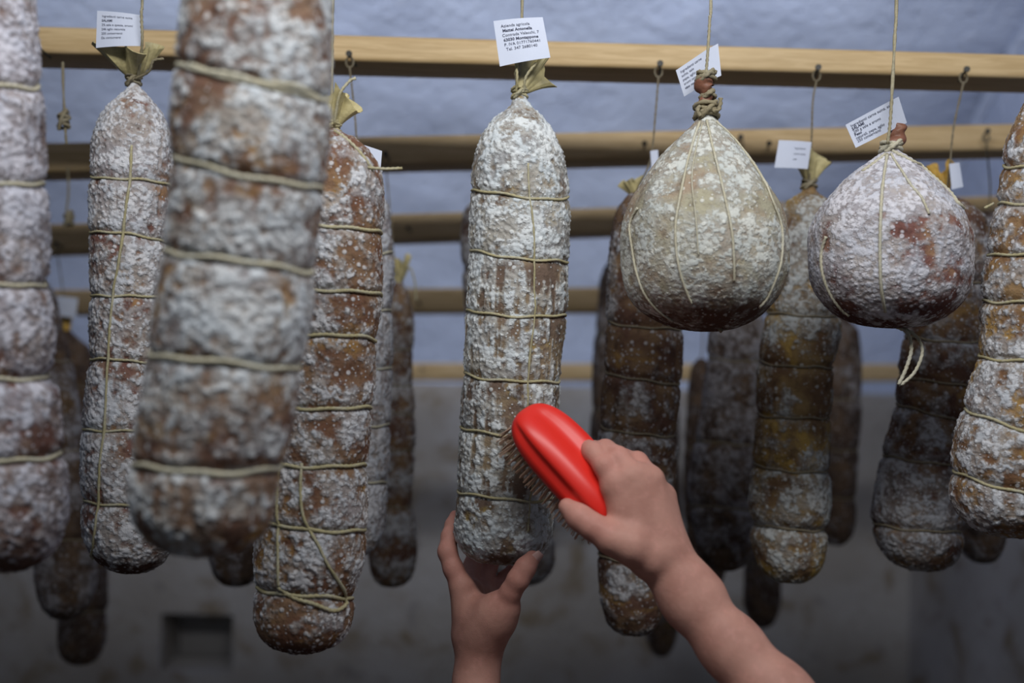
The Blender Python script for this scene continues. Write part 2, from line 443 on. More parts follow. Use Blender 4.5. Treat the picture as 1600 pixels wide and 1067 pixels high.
# ------------------------------------------------------------------ salamis
def pchip(x, y, xi):
    x = np.asarray(x, float); y = np.asarray(y, float)
    h = np.diff(x); d = np.diff(y) / h
    m = np.zeros_like(y); m[0], m[-1] = d[0], d[-1]
    for i in range(1, len(y) - 1):
        m[i] = 0 if d[i - 1] * d[i] <= 0 else 2 * d[i - 1] * d[i] / (d[i - 1] + d[i])
    k = np.clip(np.searchsorted(x, xi) - 1, 0, len(x) - 2); t = (xi - x[k]) / h[k]
    return (2 * t**3 - 3 * t**2 + 1) * y[k] + (t**3 - 2 * t**2 + t) * h[k] * m[k] + (-2 * t**3 + 3 * t**2) * y[k + 1] + (t**3 - t**2) * h[k] * m[k + 1]

class Body:
    def __init__(s, Y, prof, cap, rings=(), seed=0, groove=0.05, gw=8.0, lump=0.003, lobes=0.0):
        """prof: rows (y, left, right) of the outline; cap: (row where the end rounds off, lowest row, x of the lowest point, power)"""
        s.Y, s.seed, s.rings, s.groove, s.gw, s.lump = Y, seed, list(rings), groove, gw, lump
        a = np.array(prof, float); s.y0 = a[0, 0]; s.yc, s.yb, s.xb, s.pw = cap
        s._y = a[:, 0]; s._xc = (a[:, 1] + a[:, 2]) / 2; s._r = (a[:, 2] - a[:, 1]) / 2
        s.hor = HOR; s.lobes = lobes
    def xc(s, v):
        v = np.asarray(v, float); vv = np.minimum(v, s.yc)
        c = pchip(s._y, s._xc, vv); t = np.clip((v - s.yc) / (s.yb - s.yc), 0, 1)
        return c + (s.xb - pchip(s._y, s._xc, np.array([s.yc]))[0]) * t
    def r(s, v):
        v = np.asarray(v, float)
        t = np.clip((v - s.yc) / (s.yb - s.yc), 0, 1)
        return np.maximum(pchip(s._y, s._r, np.minimum(v, s.yc)), 0.5) * np.clip(1 - t ** s.pw, 0, 1) ** (1 / s.pw)
    def ringv(s, ring, phi, R=None):
        """photo rows of a winding -> row on the body, allowing for the front being nearer"""
        yl, yr, sag = ring[:3]
        y = (yl + yr) / 2 + (yr - yl) / 2 * np.sin(phi) + sag * np.cos(phi)
        rm = s.r(np.full_like(phi, (yl + yr) / 2)) / F * s.Y
        return s.hor + (y - s.hor) * (1 - rm * np.cos(phi) / s.Y)
    def base(s, v, phi, lift=0.0, grooves=True):
        v = np.atleast_1d(np.asarray(v, float)); phi = np.atleast_1d(np.asarray(phi, float))
        rp = s.r(v) * (1 + s.lobes * (np.abs(np.sin(4 * phi + s.seed)) - 0.6))
        if grooves:
            for ring in s.rings:
                g = s.groove * (ring[3] if len(ring) > 3 else 1)
                rp = rp * (1 - g * np.exp(-((v - s.ringv(ring, phi)) / s.gw) ** 2))
        xc = s.xc(v)
        d = _f[None] + _r[None] * ((xc - 800) / F)[:, None] + _u[None] * ((533.5 - v) / F)[:, None]
        C = EYE + d * (s.Y / d[:, 1])[:, None]
        fw = C - EYE; fw[:, 2] = 0; fw /= np.linalg.norm(fw, axis=1)[:, None]
        rt = np.stack([fw[:, 1], -fw[:, 0], np.zeros(len(fw))], -1)
        rm = rp / F * s.Y * fw[:, 1] + lift
        p = C + rt * (rm * np.sin(phi))[:, None] - fw * (rm * np.cos(phi))[:, None]
        nrm = rt * np.sin(phi)[:, None] - fw * np.cos(phi)[:, None]
        if s.lump:
            p = p + nrm * ((fbm(p * 16, 2, s.seed) - 0.5) * 2 * s.lump * smooth01(0, 40, rp))[:, None]
        return p
    def at(s, px, py, lift=0.0015):
        """point of the near surface that the photo shows at (px, py)"""
        px = np.atleast_1d(np.asarray(px, float)); py = np.atleast_1d(np.asarray(py, float))
        v = py.copy()
        for _ in range(3):
            u = np.clip((px - s.xc(v)) / np.maximum(s.r(v), 1), -0.995, 0.995); phi = np.arcsin(u)
            v = np.minimum(s.hor + (py - s.hor) * (1 - s.r(v) / F * np.cos(phi)), s.yb - 1)
        return s.base(v, phi, lift)
    def mesh(s, nu, nv, cover, bumpy=1.0, streak=None, mscale=26.0, tone=None):
        v = np.linspace(s.y0, s.yb, 3000); r = s.r(v)
        L = np.concatenate([[0], np.cumsum(np.hypot(np.diff(v), np.diff(r)))])
        vs = np.interp(np.linspace(0, L[-1], nv), L, v); vs[-1] = s.yb - 0.02
        ph = np.linspace(0, 2 * np.pi, nu, endpoint=False) + np.pi
        V, PH = [a.ravel() for a in np.meshgrid(vs, ph, indexing='ij')]
        p = s.base(V, PH)
        G = p.reshape(nv, nu, 3)
        du = np.roll(G, -1, 1) - np.roll(G, 1, 1); dv = np.gradient(G, axis=0)
        N = np.cross(dv, du); N /= np.linalg.norm(N, axis=2)[..., None] + 1e-12
        ctr = G.mean(1, keepdims=True)
        if np.mean(np.sum(N * (G - ctr), -1)) < 0: N = -N
        N = N.reshape(-1, 3)
        cv = np.interp(V, [c[0] for c in cover], [c[1] for c in cover])
        n0 = 0.55 * fbm(p * mscale, 4, s.seed + 3) + 0.45 * fbm(p * mscale * 3.3, 4, s.seed + 13); n0 = (n0 - 0.5) * 2.9 + 0.5; cv = cv * 0.92 - 0.03
        ex = 0
        if streak:
            w = smooth01(streak[0], streak[0] + 40, V) * (1 - smooth01(streak[1] - 60, streak[1], V))
            q = np.stack([p[:, 0] * 190, p[:, 1] * 190, p[:, 2] * 14], -1)
            ex = w * (fbm(q, 3, s.seed + 9) - 0.5) * 1.5
        mold = np.clip(smooth01(-0.42, 0.42, n0 + cv - 1.0 + ex), 0, 1)
        W = worley(p * 210, s.seed); hump = np.clip(1.15 - W * 1.5, 0, 1)
        W2 = worley(p * 90, s.seed + 7); hump2 = np.clip(1 - W2 * 1.7, 0, 1)
        gr = np.zeros(len(V))
        for ring in s.rings: gr = np.maximum(gr, np.exp(-((V - s.ringv(ring, PH)) / (s.gw * 0.6)) ** 2))
        k = (1 - 0.8 * gr) * smooth01(4, 25, s.r(V)) * bumpy
        h = k * (mold * (0.0006 + 0.0017 * hump + 0.0006 * hump2) + 0.0012 * (fbm(p * 110, 3, s.seed + 5) - 0.5) + 0.0004 * hump)
        p = p + N * h[:, None]
        bot = p[-nu:].mean(0); top = p[:nu].mean(0)
        Q = grid_quads(nv, nu, True)
        n = nv * nu; j = np.arange(nu)
        T = np.vstack([np.stack([np.full(nu, n), j, (j + 1) % nu], -1)[:, ::-1], np.stack([np.full(nu, n + 1), (n - nu) + j, (n - nu) + (j + 1) % nu], -1)])
        if tone is None: tn = np.zeros(len(V))
        else: tn = smooth01(tone[0], tone[1], V + (fbm(p * 30, 3, s.seed + 21) - 0.5) * 60)
        me = mesh_np('casing', np.vstack([p, top, bot]), Q, T)
        for nm, arr in (('mold', mold), ('tone', tn), ('hump', np.clip(hump * 0.6 + hump2 * 0.6, 0, 1))):
            at_ = me.attributes.new(nm, 'FLOAT', 'POINT'); at_.data.foreach_set('value', np.concatenate([arr, arr[:1], arr[-1:]]).astype(np.float32))
        me.flip_normals() if _inward(me) else None
        return me

def _inward(me):
    c = np.zeros(len(me.vertices) * 3); me.vertices.foreach_get('co', c); c = c.reshape(-1, 3)
    ctr = c.mean(0); s = 0.0
    for i in range(len(me.polygons) // 3, len(me.polygons) // 3 + 200):
        p = me.polygons[i]; s += p.normal.dot(p.center - Vector(ctr))
    return s < 0

def ring_tube(body, ring, r, n=110):
    ph = np.linspace(0, 2 * np.pi, n, endpoint=False)
    v = body.ringv(ring, ph)
    wob = 1.6 * np.sin(3 * ph + body.seed + ring[0]) + 1.1 * np.sin(7 * ph + ring[0] * 0.7)
    p = body.base(v + wob * (body.r(v) / 75.0), ph, r * 0.9)
    return (p, r, dict(closed=True))

def casing_end(root, base, tip, r1, mat, seed=0, k=5, r0=0.006):
    """dried flared end of the casing above the knot"""
    base, tip = np.array(base), np.array(tip); ax = tip - base; L = np.linalg.norm(ax); ax /= L
    a = np.cross(ax, [0.2, 1, 0.1]); a /= np.linalg.norm(a); b = np.cross(ax, a)
    nt, nph = 9, 48; rng = np.random.RandomState(seed)
    ph = np.linspace(0, 2 * np.pi, nph, endpoint=False); t = np.linspace(0, 1, nt)
    o1, o2, o3 = rng.rand(3) * 6.28
    V = []
    for tt in t:
        ruff = 1 + tt * (0.42 * np.sign(np.sin(k * ph + o1)) * np.abs(np.sin(k * ph + o1)) ** 0.6 + 0.22 * np.sin(3 * ph + o2) + 0.15 * np.sin(9 * ph + o3))
        rr = (r0 + (r1 - r0) * tt ** 0.8) * ruff
        hh = L * tt * (1 + 0.22 * tt * np.sin(2 * ph + o2) + 0.12 * np.sin(5 * ph + o3) * tt)
        V.append(base + np.outer(hh, ax) + np.outer(rr * np.cos(ph), a) + np.outer(rr * np.sin(ph), b))
    me = mesh_np('casing_end', np.vstack(V), grid_quads(nt, nph, True), smooth=False)
    o = link('casing_end', me, mat, root)
    so = o.modifiers.new('thick', 'SOLIDIFY'); so.thickness = 0.0009
    return o

def knot(root, c, r, mat, turns=4, tr=0.0018, h=0.010, tails=(), name='twine_knot'):
    th = np.linspace(0, 2 * np.pi * turns, turns * 22)
    z = np.linspace(-h / 2, h / 2, len(th))
    p = np.stack([c[0] + (r + 0.0012 * np.sin(th * 0.37)) * np.cos(th), c[1] + (r + 0.0012 * np.cos(th * 0.53)) * np.sin(th), c[2] + z + 0.0015 * np.sin(th * 1.7)], -1)
    tubes = [(p, tr)]
    # the crossing hitch in front
    q = np.array([[c[0] - r * 0.8, c[1] - r * 0.7, c[2] - h * 0.7], [c[0], c[1] - r - 0.003, c[2]], [c[0] + r * 0.8, c[1] - r * 0.6, c[2] + h * 0.7]])
    tubes.append((dense(q, 16), tr))
    for tl in tails: tubes.append((dense(tl, 24), tr * 0.85))
    return link(name, join_tubes(name, tubes), mat, root)

class Tag:
    def __init__(s, corners, Y, bend=0.0, fold=None, crown=0.0):
        """corners: top-left, top-right, bottom-right, bottom-left in the photo"""
        Ys = Y if isinstance(Y, (list, tuple)) else [Y] * 4
        s.c = [P(x, y, d) for (x, y), d in zip(corners, Ys)]; s.bend, s.fold, s.crown = bend, fold, crown
        n = np.cross(s.c[1] - s.c[0], s.c[3] - s.c[0]); n /= np.linalg.norm(n)
        s.n = n if n[1] < 0 else -n
    def pt(s, u, v, lift=0.0):
        u = np.asarray(u, float)[..., None]; v = np.asarray(v, float)[..., None]
        p = (s.c[0] * (1 - u) + s.c[1] * u) * (1 - v) + (s.c[3] * (1 - u) + s.c[2] * u) * v
        k = s.bend * np.sin(np.pi * u)
        if s.fold is not None: k = k + s.crown * np.where(u < s.fold, u / s.fold, (1 - u) / (1 - s.fold))
        return p + s.n * (k + lift)

def make_tag(root, tag, lines=None, fs=0.1, name='paper_tag', x0=0.14, y0=0.16, dy=0.12):
    nu, nv = 15, 8
    u, v = np.meshgrid(np.linspace(0, 1, nu), np.linspace(0, 1, nv))
    a = tag.pt(u.ravel(), v.ravel(), 0.0002); b = tag.pt(u.ravel(), v.ravel(), -0.0002)
    q = grid_quads(nv, nu); n = nu * nv
    rim = [i for i in range(nu)] + [i * nu + nu - 1 for i in range(1, nv)] + [(nv - 1) * nu + i for i in range(nu - 2, -1, -1)] + [i * nu for i in range(nv - 2, 0, -1)]
    sd = [[rim[i], rim[(i + 1) % len(rim)], rim[(i + 1) % len(rim)] + n, rim[i] + n] for i in range(len(rim))]
    o = link(name, mesh_np(name, np.vstack([a, b]), np.vstack([q, q[:, ::-1] + n, sd]), smooth=False), M['tag'], root, label='small white paper tag on the string')
    if lines:
        _WL[o.name] = parent_world(root)
        asp = np.linalg.norm(tag.c[3] - tag.c[0]) / np.linalg.norm(tag.c[1] - tag.c[0])
        V, Fc = [], []
        for i, (txt, bold, ind) in enumerate(lines):
            cu = bpy.data.curves.new('lettering', 'FONT'); cu.body = txt; cu.size = 1.0; cu.resolution_u = 2
            cu.offset = 0.02 if bold else 0.0
            tmp = bpy.data.objects.new('lettering_tmp', cu); COL.objects.link(tmp)
            bpy.context.view_layer.update()
            me = bpy.data.meshes.new_from_object(tmp.evaluated_get(bpy.context.evaluated_depsgraph_get()))
            bpy.data.objects.remove(tmp)
            if len(me.vertices):
                co = np.zeros(len(me.vertices) * 3); me.vertices.foreach_get('co', co); co = co.reshape(-1, 3)
                off = sum(len(x) for x in V)
                uu = x0 + ind + co[:, 0] * fs; vv = y0 + i * dy - co[:, 1] * fs / asp
                V.append(tag.pt(uu, vv, 0.0006))
                Fc += [[k + off for k in p.vertices] for p in me.polygons]
            bpy.data.meshes.remove(me)
        me = bpy.data.meshes.new('lettering'); me.from_pydata([tuple(x) for x in np.vstack(V)], [], Fc); me.update()
        w = parent_world(root)
        l = bpy.data.objects.new('lettering', me); me.materials.append(M['ink']); COL.objects.link(l); l.parent = o
    return o

def hang(root, key, pts, r, mat, px_nail=None, extra_x=0.0):
    """string from the knot up to a nail on rail `key`; pts in world space from below to above"""
    Y, ft, bb = RAILS[key]
    if px_nail: end = P(*px_nail, Y) + np.array([-0.003, -0.017, 0.002])
    else:
        x = pts[-1][0] + extra_x; z = bb(x)[2] + 0.022
        end = nail(RAILO[key], key, 0, 0, z=z, x=x)
    loop = [end + np.array([0.005 * math.sin(a), 0.0, -0.007 + 0.007 * math.cos(a)]) for a in np.linspace(math.pi, -math.pi, 14)]
    p = np.vstack([dense(list(pts) + [end + np.array([0, 0, -0.014])], 50), dense([np.array(x) for x in loop], 24)])
    return link('hanging_string', join_tubes('hanging_string', [(p, r)]), mat, root)

HI, MID, LO = (250, 400), (190, 300), (110, 170)
def salami(name, Y, prof, cap, rings, label, mat, cover, res=MID, seed=0, ring_r=0.0018, ring_mat='twine', bumpy=1.0,
           groove=0.05, gw=8.0, lump=0.003, streak=None, group='cylindrical salamis hanging from the rails', mscale=26.0, tone=None, lobes=0.0):
    b = Body(Y, prof, cap, rings, seed, groove, gw, lump, lobes)
    base = P(cap[2], cap[1], Y)
    root = empty(name, base, label, 'salami', group)
    link('casing', b.mesh(*res, cover, bumpy, streak, mscale, tone), M[mat], root)
    for rg in rings:
        link('twine_ring', join_tubes('twine_ring', [ring_tube(b, rg, ring_r)]), M[ring_mat], root)
    return b, root

def surface_string(body, root, pix, r=0.0016, mat='twine', n=60, lift=0.0016, name='twine_strand', joined=None):
    q = dense(pix, n)
    p = body.at(q[:, 0], q[:, 1], lift)
    return link(name, join_tubes(name, [(p, r)]), M[mat], root)

NM = 'hanging_salami'
# --- the middle salami, held by the hand and being brushed
b, root = salami(NM, 1.25,
    [(140, 805, 819), (154, 802, 823), (168, 797, 831), (190, 773, 851), (216, 752, 868), (250, 740, 880), (305, 735, 886), (390, 733, 888), (490, 728, 882), (590, 724, 876), (680, 721, 870), (775, 717, 864), (830, 713, 860)],
    (820, 879, 784, 2.5),
    [(297, 308, 4), (393, 408, 2), (487, 491, 4), (583, 592, 8), (668, 676, 9), (768, 776, 8)],
    'middle salami with white upper half, steadied from below by a hand', 'centre',
    [(140, 0.9), (260, 1.02), (380, 1.0), (430, 0.72), (560, 0.60), (690, 0.55), (770, 0.8), (840, 0.95), (875, 0.7)], HI, 11, 0.0015, streak=(400, 800), groove=0.03, tone=(855, 874))
surface_string(b, root, [(824, 255), (826, 300), (832, 350), (834, 400), (833, 450), (834, 490), (826, 560), (822, 640)], r=0.0011)
surface_string(b, root, [(829, 640), (832, 720), (826, 780), (822, 830)], r=0.0010)
k0 = P(812, 146, 1.25)
knot(root, k0, 0.0075, M['twine'], 4, tails=[[k0 + np.array([0.004, -0.007, 0]), P(822, 120, 1.235), P(838, 98, 1.232)], [k0 + np.array([-0.004, -0.007, 0]), P(808, 120, 1.235), P(806, 98, 1.235)]])
casing_end(root, P(813, 143, 1.25), P(836, 106, 1.275), 0.019, M['paper_end'], 3)
hang(root, 0, [k0, P(813, 100, 1.252), P(815, 40, 1.25), P(816, 0, 1.25)], 0.0016, M['twine_hang'])
make_tag(root, Tag([(771, 33), (848, 27), (860, 90), (781, 104)], 1.228, 0.003),
         [('Azienda agricola', False, 0), ('Mattei Antonella', True, 0.02), ('Contrada Valacchi, 7', False, 0), ('63030 Montappone', True, 0.015), ('P. IVA 01771760441', False, 0.015), ('Tel. 347 2680140', False, 0.04)], 0.088, x0=0.13, y0=0.17, dy=0.105)

# --- the big blurred salami at the front, left of the middle
b, root = salami(NM, 0.87,
    [(-60, 300, 515), (0, 288, 520), (80, 280, 523), (180, 274, 516), (280, 268, 510), (400, 255, 492), (480, 244, 488), (580, 232, 470), (640, 218, 462), (700, 211, 448), (760, 206, 436), (790, 207, 428)],
    (775, 866, 318, 2.4),
    [(108, 146, 0, 1.2), (255, 290, 0, 1.2), (396, 420, 0), (554, 570, 6), (726, 730, 10, 1.4)],
    'largest salami, blurred, closest to the viewer, mottled grey with an orange base', 'front',
    [(-60, 0.78), (200, 0.72), (330, 0.78), (500, 0.85), (650, 0.78), (730, 0.58), (800, 0.55), (866, 0.65)], (230, 340), 23, 0.0022, 'twine_pale', groove=0.05, gw=11, mscale=30, tone=(845, 866))
surface_string(b, root, [(300, 108), (350, 122), (400, 126), (460, 128), (500, 146)], 0.0024, 'twine_pale')
hang(root, -1, [P(408, -62, 0.87), P(410, -85, 0.87)], 0.0018, M['twine_hang'])

# --- the salami at the left edge, partly outside the picture
b, root = salami(NM, 0.95,
    [(-60, -120, 52), (0, -118, 60), (100, -112, 66), (200, -108, 70), (280, -106, 72), (380, -104, 77), (440, -103, 74), (480, -102, 82), (530, -100, 86), (580, -98, 80), (620, -95, 95), (690, -92, 100), (740, -90, 106), (800, -88, 108)],
    (790, 892, 8, 2.2),
    [(118, 124, 4), (272, 280, 4), (438, 438, 6), (590, 585, 6, 1.4), (722, 708, 8, 1.3)],
    'pale lilac grey salami cut off by the left edge of the photo', 'lilac',
    [(-60, 1.0), (300, 1.05), (520, 0.92), (560, 0.8), (620, 0.95), (700, 0.75), (760, 1.0), (840, 0.9), (880, 0.4)], (230, 340), 31, 0.0020, 'twine_pale', groove=0.08, gw=12, tone=(820, 885))
hang(root, -1, [P(-35, -62, 0.95), P(-35, -90, 0.93)], 0.0018, M['twine_hang'])

# --- left middle salami with a yellow casing end and tag
b, root = salami(NM, 1.30,
    [(120, 203, 216), (134, 200, 219), (150, 190, 232), (172, 168, 252), (200, 151, 264), (235, 143, 270), (280, 143, 270), (340, 142, 268), (365, 140, 266), (400, 141, 266), (462, 144, 260), (510, 142, 258), (560, 141, 256), (620, 134, 258), (668, 130, 260), (720, 127, 262), (785, 131, 268), (820, 130, 272)],
    (812, 895, 206, 2.4),
    [(283, 286, -6), (366, 376, -6), (465, 466, -4), (562, 566, -1), (672, 674, 0), (780, 796, 4)],
    'white speckled salami between the lilac one and the blurred front one, yellow casing end', 'pale',
    [(120, 0.6), (180, 0.85), (300, 0.95), (460, 0.98), (560, 0.85), (660, 0.9), (780, 0.9), (850, 0.85), (890, 0.45)], (220, 380), 41, 0.0015, mscale=30, tone=(850, 890))
surface_string(b, root, [(205, 225), (203, 280), (196, 330), (192, 366), (184, 420), (176, 466), (170, 560), (164, 672), (160, 720), (157, 782), (150, 850), (143, 872)])
k0 = P(209, 126, 1.30)
knot(root, k0, 0.0075, M['twine_dark'], 4, tails=[[k0 + np.array([0.004, -0.008, 0]), P(232, 112, 1.285), P(240, 95, 1.28), P(256, 92, 1.28)]])
casing_end(root, P(210, 122, 1.30), P(206, 78, 1.295), 0.028, M['paper_end'], 8, 4)
hang(root, 0, [k0 + np.array([0.006, -0.004, 0.0]), P(222, 70, 1.265), P(221, 20, 1.26), P(222, -30, 1.26)], 0.0016, M['twine_hang'])
make_tag(root, Tag([(152, 17), (222, 24), (220, 72), (150, 75)], 1.268, 0.003),
         [('Ingredienti carne suina', False, 0), ('SALAMI', True, 0), ('2% sale e spezie, aromi', False, 0), ('246 aglio naturale', False, 0), ('250 conservanti', False, 0), ('Da consumarsi', False, 0)], 0.075, x0=0.12, y0=0.17, dy=0.12)

# --- spotted salami behind the front one
b, root = salami(NM, 1.16,
    [(196, 508, 528), (206, 500, 535), (216, 478, 558), (235, 456, 580), (265, 446, 595), (330, 446, 602), (350, 446, 600), (400, 446, 600), (452, 440, 597), (530, 430, 588), (600, 428, 586), (636, 424, 582), (700, 416, 577), (728, 412, 573), (780, 406, 574), (822, 402, 573), (870, 398, 570), (915, 398, 556), (940, 396, 553), (960, 394, 553)],
    (948, 1017, 474, 2.4),
    [(345, 360, 0), (452, 458, -2), (528, 530, -6), (634, 634, 4), (722, 724, 6), (815, 828, 6), (918, 934, 6, 1.4)],
    'brown salami dotted with white, hanging lowest, right of the blurred front one', 'spotted',
    [(196, 0.4), (250, 0.55), (330, 0.6), (450, 0.62), (540, 0.65), (640, 0.8), (720, 0.7), (830, 0.7), (930, 0.6), (1010, 0.4)], HI, 53, 0.0019, mscale=32, tone=(980, 1012))
surface_string(b, root, [(441, 722), (437, 780), (436, 820), (437, 880), (438, 915)], 0.0016)
surface_string(b, root, [(472, 724), (472, 780), (478, 815), (496, 850), (512, 885), (540, 930), (541, 938)], 0.0016)
surface_string(b, root, [(436, 917), (458, 934), (490, 944), (520, 955), (540, 945), (541, 934)], 0.002)
surface_string(b, root, [(522, 205), (540, 216), (560, 235), (580, 262)], 0.0017)
k0 = P(518, 200, 1.16)
knot(root, k0, 0.0085, M['twine'], 4, tails=[[P(522, 196, 1.15), P(530, 150, 1.14), P(545, 128, 1.14), P(556, 122, 1.14)]])
link('twine_tail', join_tubes('twine_tail', [(dense([P(575, 262, 1.10), P(600, 264, 1.11), P(628, 263, 1.12)], 20), 0.0015)]), M['twine'], root)
casing_end(root, P(520, 197, 1.16), P(534, 152, 1.16), 0.015, M['paper_end'], 12, 4)
hang(root, 0, [k0, P(519, 100, 1.18), P(520, 0, 1.22)], 0.0016, M['twine_hang'])
make_tag(root, Tag([(553, 222), (597, 236), (594, 272), (556, 262)], 1.19, 0.002))

# --- the two pear-shaped salamis in netted bladders
b, root = salami('hanging_round_salami', 1.21,
    [(172, 1093, 1115), (184, 1090, 1118), (194, 1082, 1126), (214, 1062, 1145), (235, 1042, 1164), (260, 1021, 1182), (288, 1002, 1197), (330, 978, 1220), (380, 967, 1229), (420, 969, 1228), (455, 980, 1217)],
    (410, 518, 1098, 2.15), [],
    'larger pear-shaped salami, beige bladder with brown base, tag folded round its string', 'ball',
    [(172, 0.75), (240, 0.85), (330, 0.75), (420, 0.78), (465, 0.6), (490, 0.35), (518, 0.3)], (280, 320), 61, bumpy=0.35, tone=(450, 500), lobes=0.02, lump=0.004, group='pear-shaped salamis tied lengthwise', mscale=22)
for pix in ([(1094, 190), (1082, 225), (1072, 265), (1064, 310), (1059, 350), (1060, 390), (1066, 430), (1076, 462), (1082, 475)],
            [(1104, 188), (1112, 225), (1122, 270), (1132, 320), (1139, 365), (1142, 410), (1143, 440)],
            [(1002, 325), (990, 342), (986, 360), (990, 392), (998, 425), (1012, 460), (1030, 485), (1052, 503)],
            [(1118, 190), (1150, 220), (1180, 265), (1200, 315), (1213, 350), (1214, 385), (1208, 425), (1196, 460), (1180, 480)]):
    surface_string(b, root, pix, 0.0013, 'twine_pale')
surface_string(b, root, [(1098, 192), (1088, 230), (1082, 280), (1088, 340), (1092, 400)], 0.0007, 'twine_pale')
k0 = P(1104, 174, 1.21)
knot(root, k0, 0.0115, M['twine_dark'], 4, 0.0026, 0.014, tails=[[P(1112, 172, 1.20), P(1121, 173, 1.195), P(1125, 165, 1.195), P(1126, 153, 1.195)], [P(1094, 166, 1.2), P(1090, 172, 1.197), P(1094, 182, 1.197)]])
link('casing_end', mesh_np('casing_end', *tube_data(dense([P(1104, 175, 1.21), P(1102, 160, 1.208), P(1106, 148, 1.21), P(1100, 135, 1.208), P(1103, 120, 1.208)], 40), np.interp(np.linspace(0, 1, 40), [0, 0.3, 0.5, 0.75, 0.9, 1], [0.009, 0.0065, 0.006, 0.010, 0.010, 0.004]), 14, lobes=0.12, pitch=0.02)), M['meat_end'], root)
knot(root, P(1103, 120, 1.208), 0.009, M['twine_dark'], 3, 0.0024, 0.009)
knot(root, P(1106, 149, 1.21), 0.0068, M['twine_dark'], 2, 0.0024, 0.006)
hang(root, 0, [P(1103, 118, 1.20), P(1106, 80, 1.20), P(1109, 30, 1.205), P(1111, -20, 1.21)], 0.0016, M['twine_hang'])
make_tag(root, Tag([(1056, 110), (1122, 68), (1127, 118), (1069, 151)], [1.235, 1.225, 1.225, 1.235], 0, 0.72, 0.006),
         [('Ingredienti carne', False, 0), ('suina, sale', False, 0), ('pepe, aglio', False, 0), ('aromi naturali', False, 0), ('vino rosso', True, 0)], 0.075, x0=0.08, y0=0.2, dy=0.15)
hb = P(1124, 514, 1.19)
link('twine_stub', join_tubes('twine_stub', [(dense([hb + np.array([-0.006, 0, 0.006]), hb, hb + np.array([0.003, 0, -0.003])], 8), 0.002)]), M['twine_dark'], root)

b, root = salami('hanging_round_salami', 1.23,
    [(222, 1382, 1403), (236, 1379, 1406), (245, 1368, 1418), (259, 1347, 1436), (276, 1326, 1454), (304, 1299, 1480), (335, 1274, 1503), (375, 1262, 1517), (420, 1262, 1517), (445, 1270, 1508)],
    (415, 513, 1394, 2.2), [],
    'smaller pear-shaped salami, white with red patches and a loop of twine below', 'ballred',
    [(222, 1.0), (270, 0.98), (320, 0.95), (400, 0.92), (450, 0.8), (480, 0.5), (513, 0.3)], (270, 300), 77, bumpy=0.5, tone=(455, 500), lobes=0.015, lump=0.004, group='pear-shaped salamis tied lengthwise', mscale=20)
for pix, r in (([(1386, 240), (1380, 290), (1377, 340), (1376, 400), (1378, 450), (1384, 488)], 0.0017),
            ([(1392, 240), (1405, 262), (1420, 290), (1434, 308), (1446, 335)], 0.0014),
            ([(1394, 236), (1420, 250), (1450, 268), (1475, 295), (1490, 318), (1502, 330)], 0.002),
            ([(1384, 240), (1368, 252), (1350, 266)], 0.0018),
            ([(1296, 368), (1288, 395), (1290, 430), (1300, 460), (1318, 485), (1330, 494)], 0.0017)):
    surface_string(b, root, pix, r, 'twine_pale')
k0 = P(1390, 230, 1.215)
knot(root, P(1392, 230, 1.23), 0.0105, M['twine_pale'], 3, 0.0022, 0.010)
link('casing_end', mesh_np('casing_end', *tube_data(dense([P(1393, 232, 1.232), P(1402, 218, 1.235), P(1403, 205, 1.237), P(1404, 194, 1.237)], 24), np.interp(np.linspace(0, 1, 24), [0, 0.5, 0.9, 1], [0.009, 0.0085, 0.0085, 0.007]), 12, lobes=0.15, pitch=0.03)), M['meat_end'], root)
hang(root, 0, [P(1387, 224, 1.215), P(1391, 190, 1.215), P(1394, 140, 1.215), P(1398, 60, 1.22), P(1401, -20, 1.225)], 0.0017, M['twine_hang'])
make_tag(root, Tag([(1321, 195), (1404, 151), (1417, 192), (1337, 231)], [1.24, 1.225, 1.235, 1.24], 0, 0.8, 0.004),
         [('Ingredienti carne suina, sale', False, 0.0), ('SALAMI', True, 0), ('200 g sale e aromi', False, 0), ('Peso', True, 0), ('naturali, pepe, aglio', False, 0), ('250 conservanti', False, 0)], 0.07, x0=0.07, y0=0.2, dy=0.13)
tl = [P(1402, 511, 1.225), P(1418, 520, 1.215), P(1424, 545, 1.21), P(1416, 575, 1.21), P(1404, 601, 1.21)]
tl2 = [P(1404, 509, 1.225), P(1432, 526, 1.215), P(1441, 550, 1.21), P(1430, 580, 1.21), P(1412, 598, 1.21), P(1404, 601, 1.212)]
link('twine_loop', join_tubes('twine_loop', [(dense(tl, 40), 0.002), (dense(tl2, 40), 0.0018)]), M['twine_pale'], root)

# --- right edge
b, root = salami(NM, 1.20,
    [(160, 1598, 1650), (175, 1590, 1662), (200, 1578, 1690), (225, 1568, 1712), (260, 1564, 1722), (310, 1557, 1724), (350, 1547, 1722), (395, 1541, 1720), (470, 1531, 1714), (520, 1530, 1710), (560, 1524, 1706), (620, 1506, 1700), (655, 1499, 1695), (700, 1488, 1688), (755, 1484, 1680), (785, 1485, 1672)],
    (775, 839, 1585, 2.3),
    [(255, 262, 0), (314, 318, 2), (394, 400, 2), (468, 474, 2), (556, 566, 6), (640, 680, 12), (742, 778, 8)],
    'amber brown salami dotted with mould, cut off by the right edge of the photo', 'amber',
    [(160, 0.45), (260, 0.55), (400, 0.6), (470, 0.7), (560, 0.72), (640, 0.8), (700, 0.55), (790, 0.65), (839, 0.5)], (240, 360), 83, 0.0016, mscale=32, groove=0.06, gw=9)
link('twine_tail', join_tubes('twine_tail', [(dense([P(1552, 318, 1.18), P(1545, 322, 1.165), P(1538, 325, 1.165)], 12), 0.0014)]), M['twine'], root)
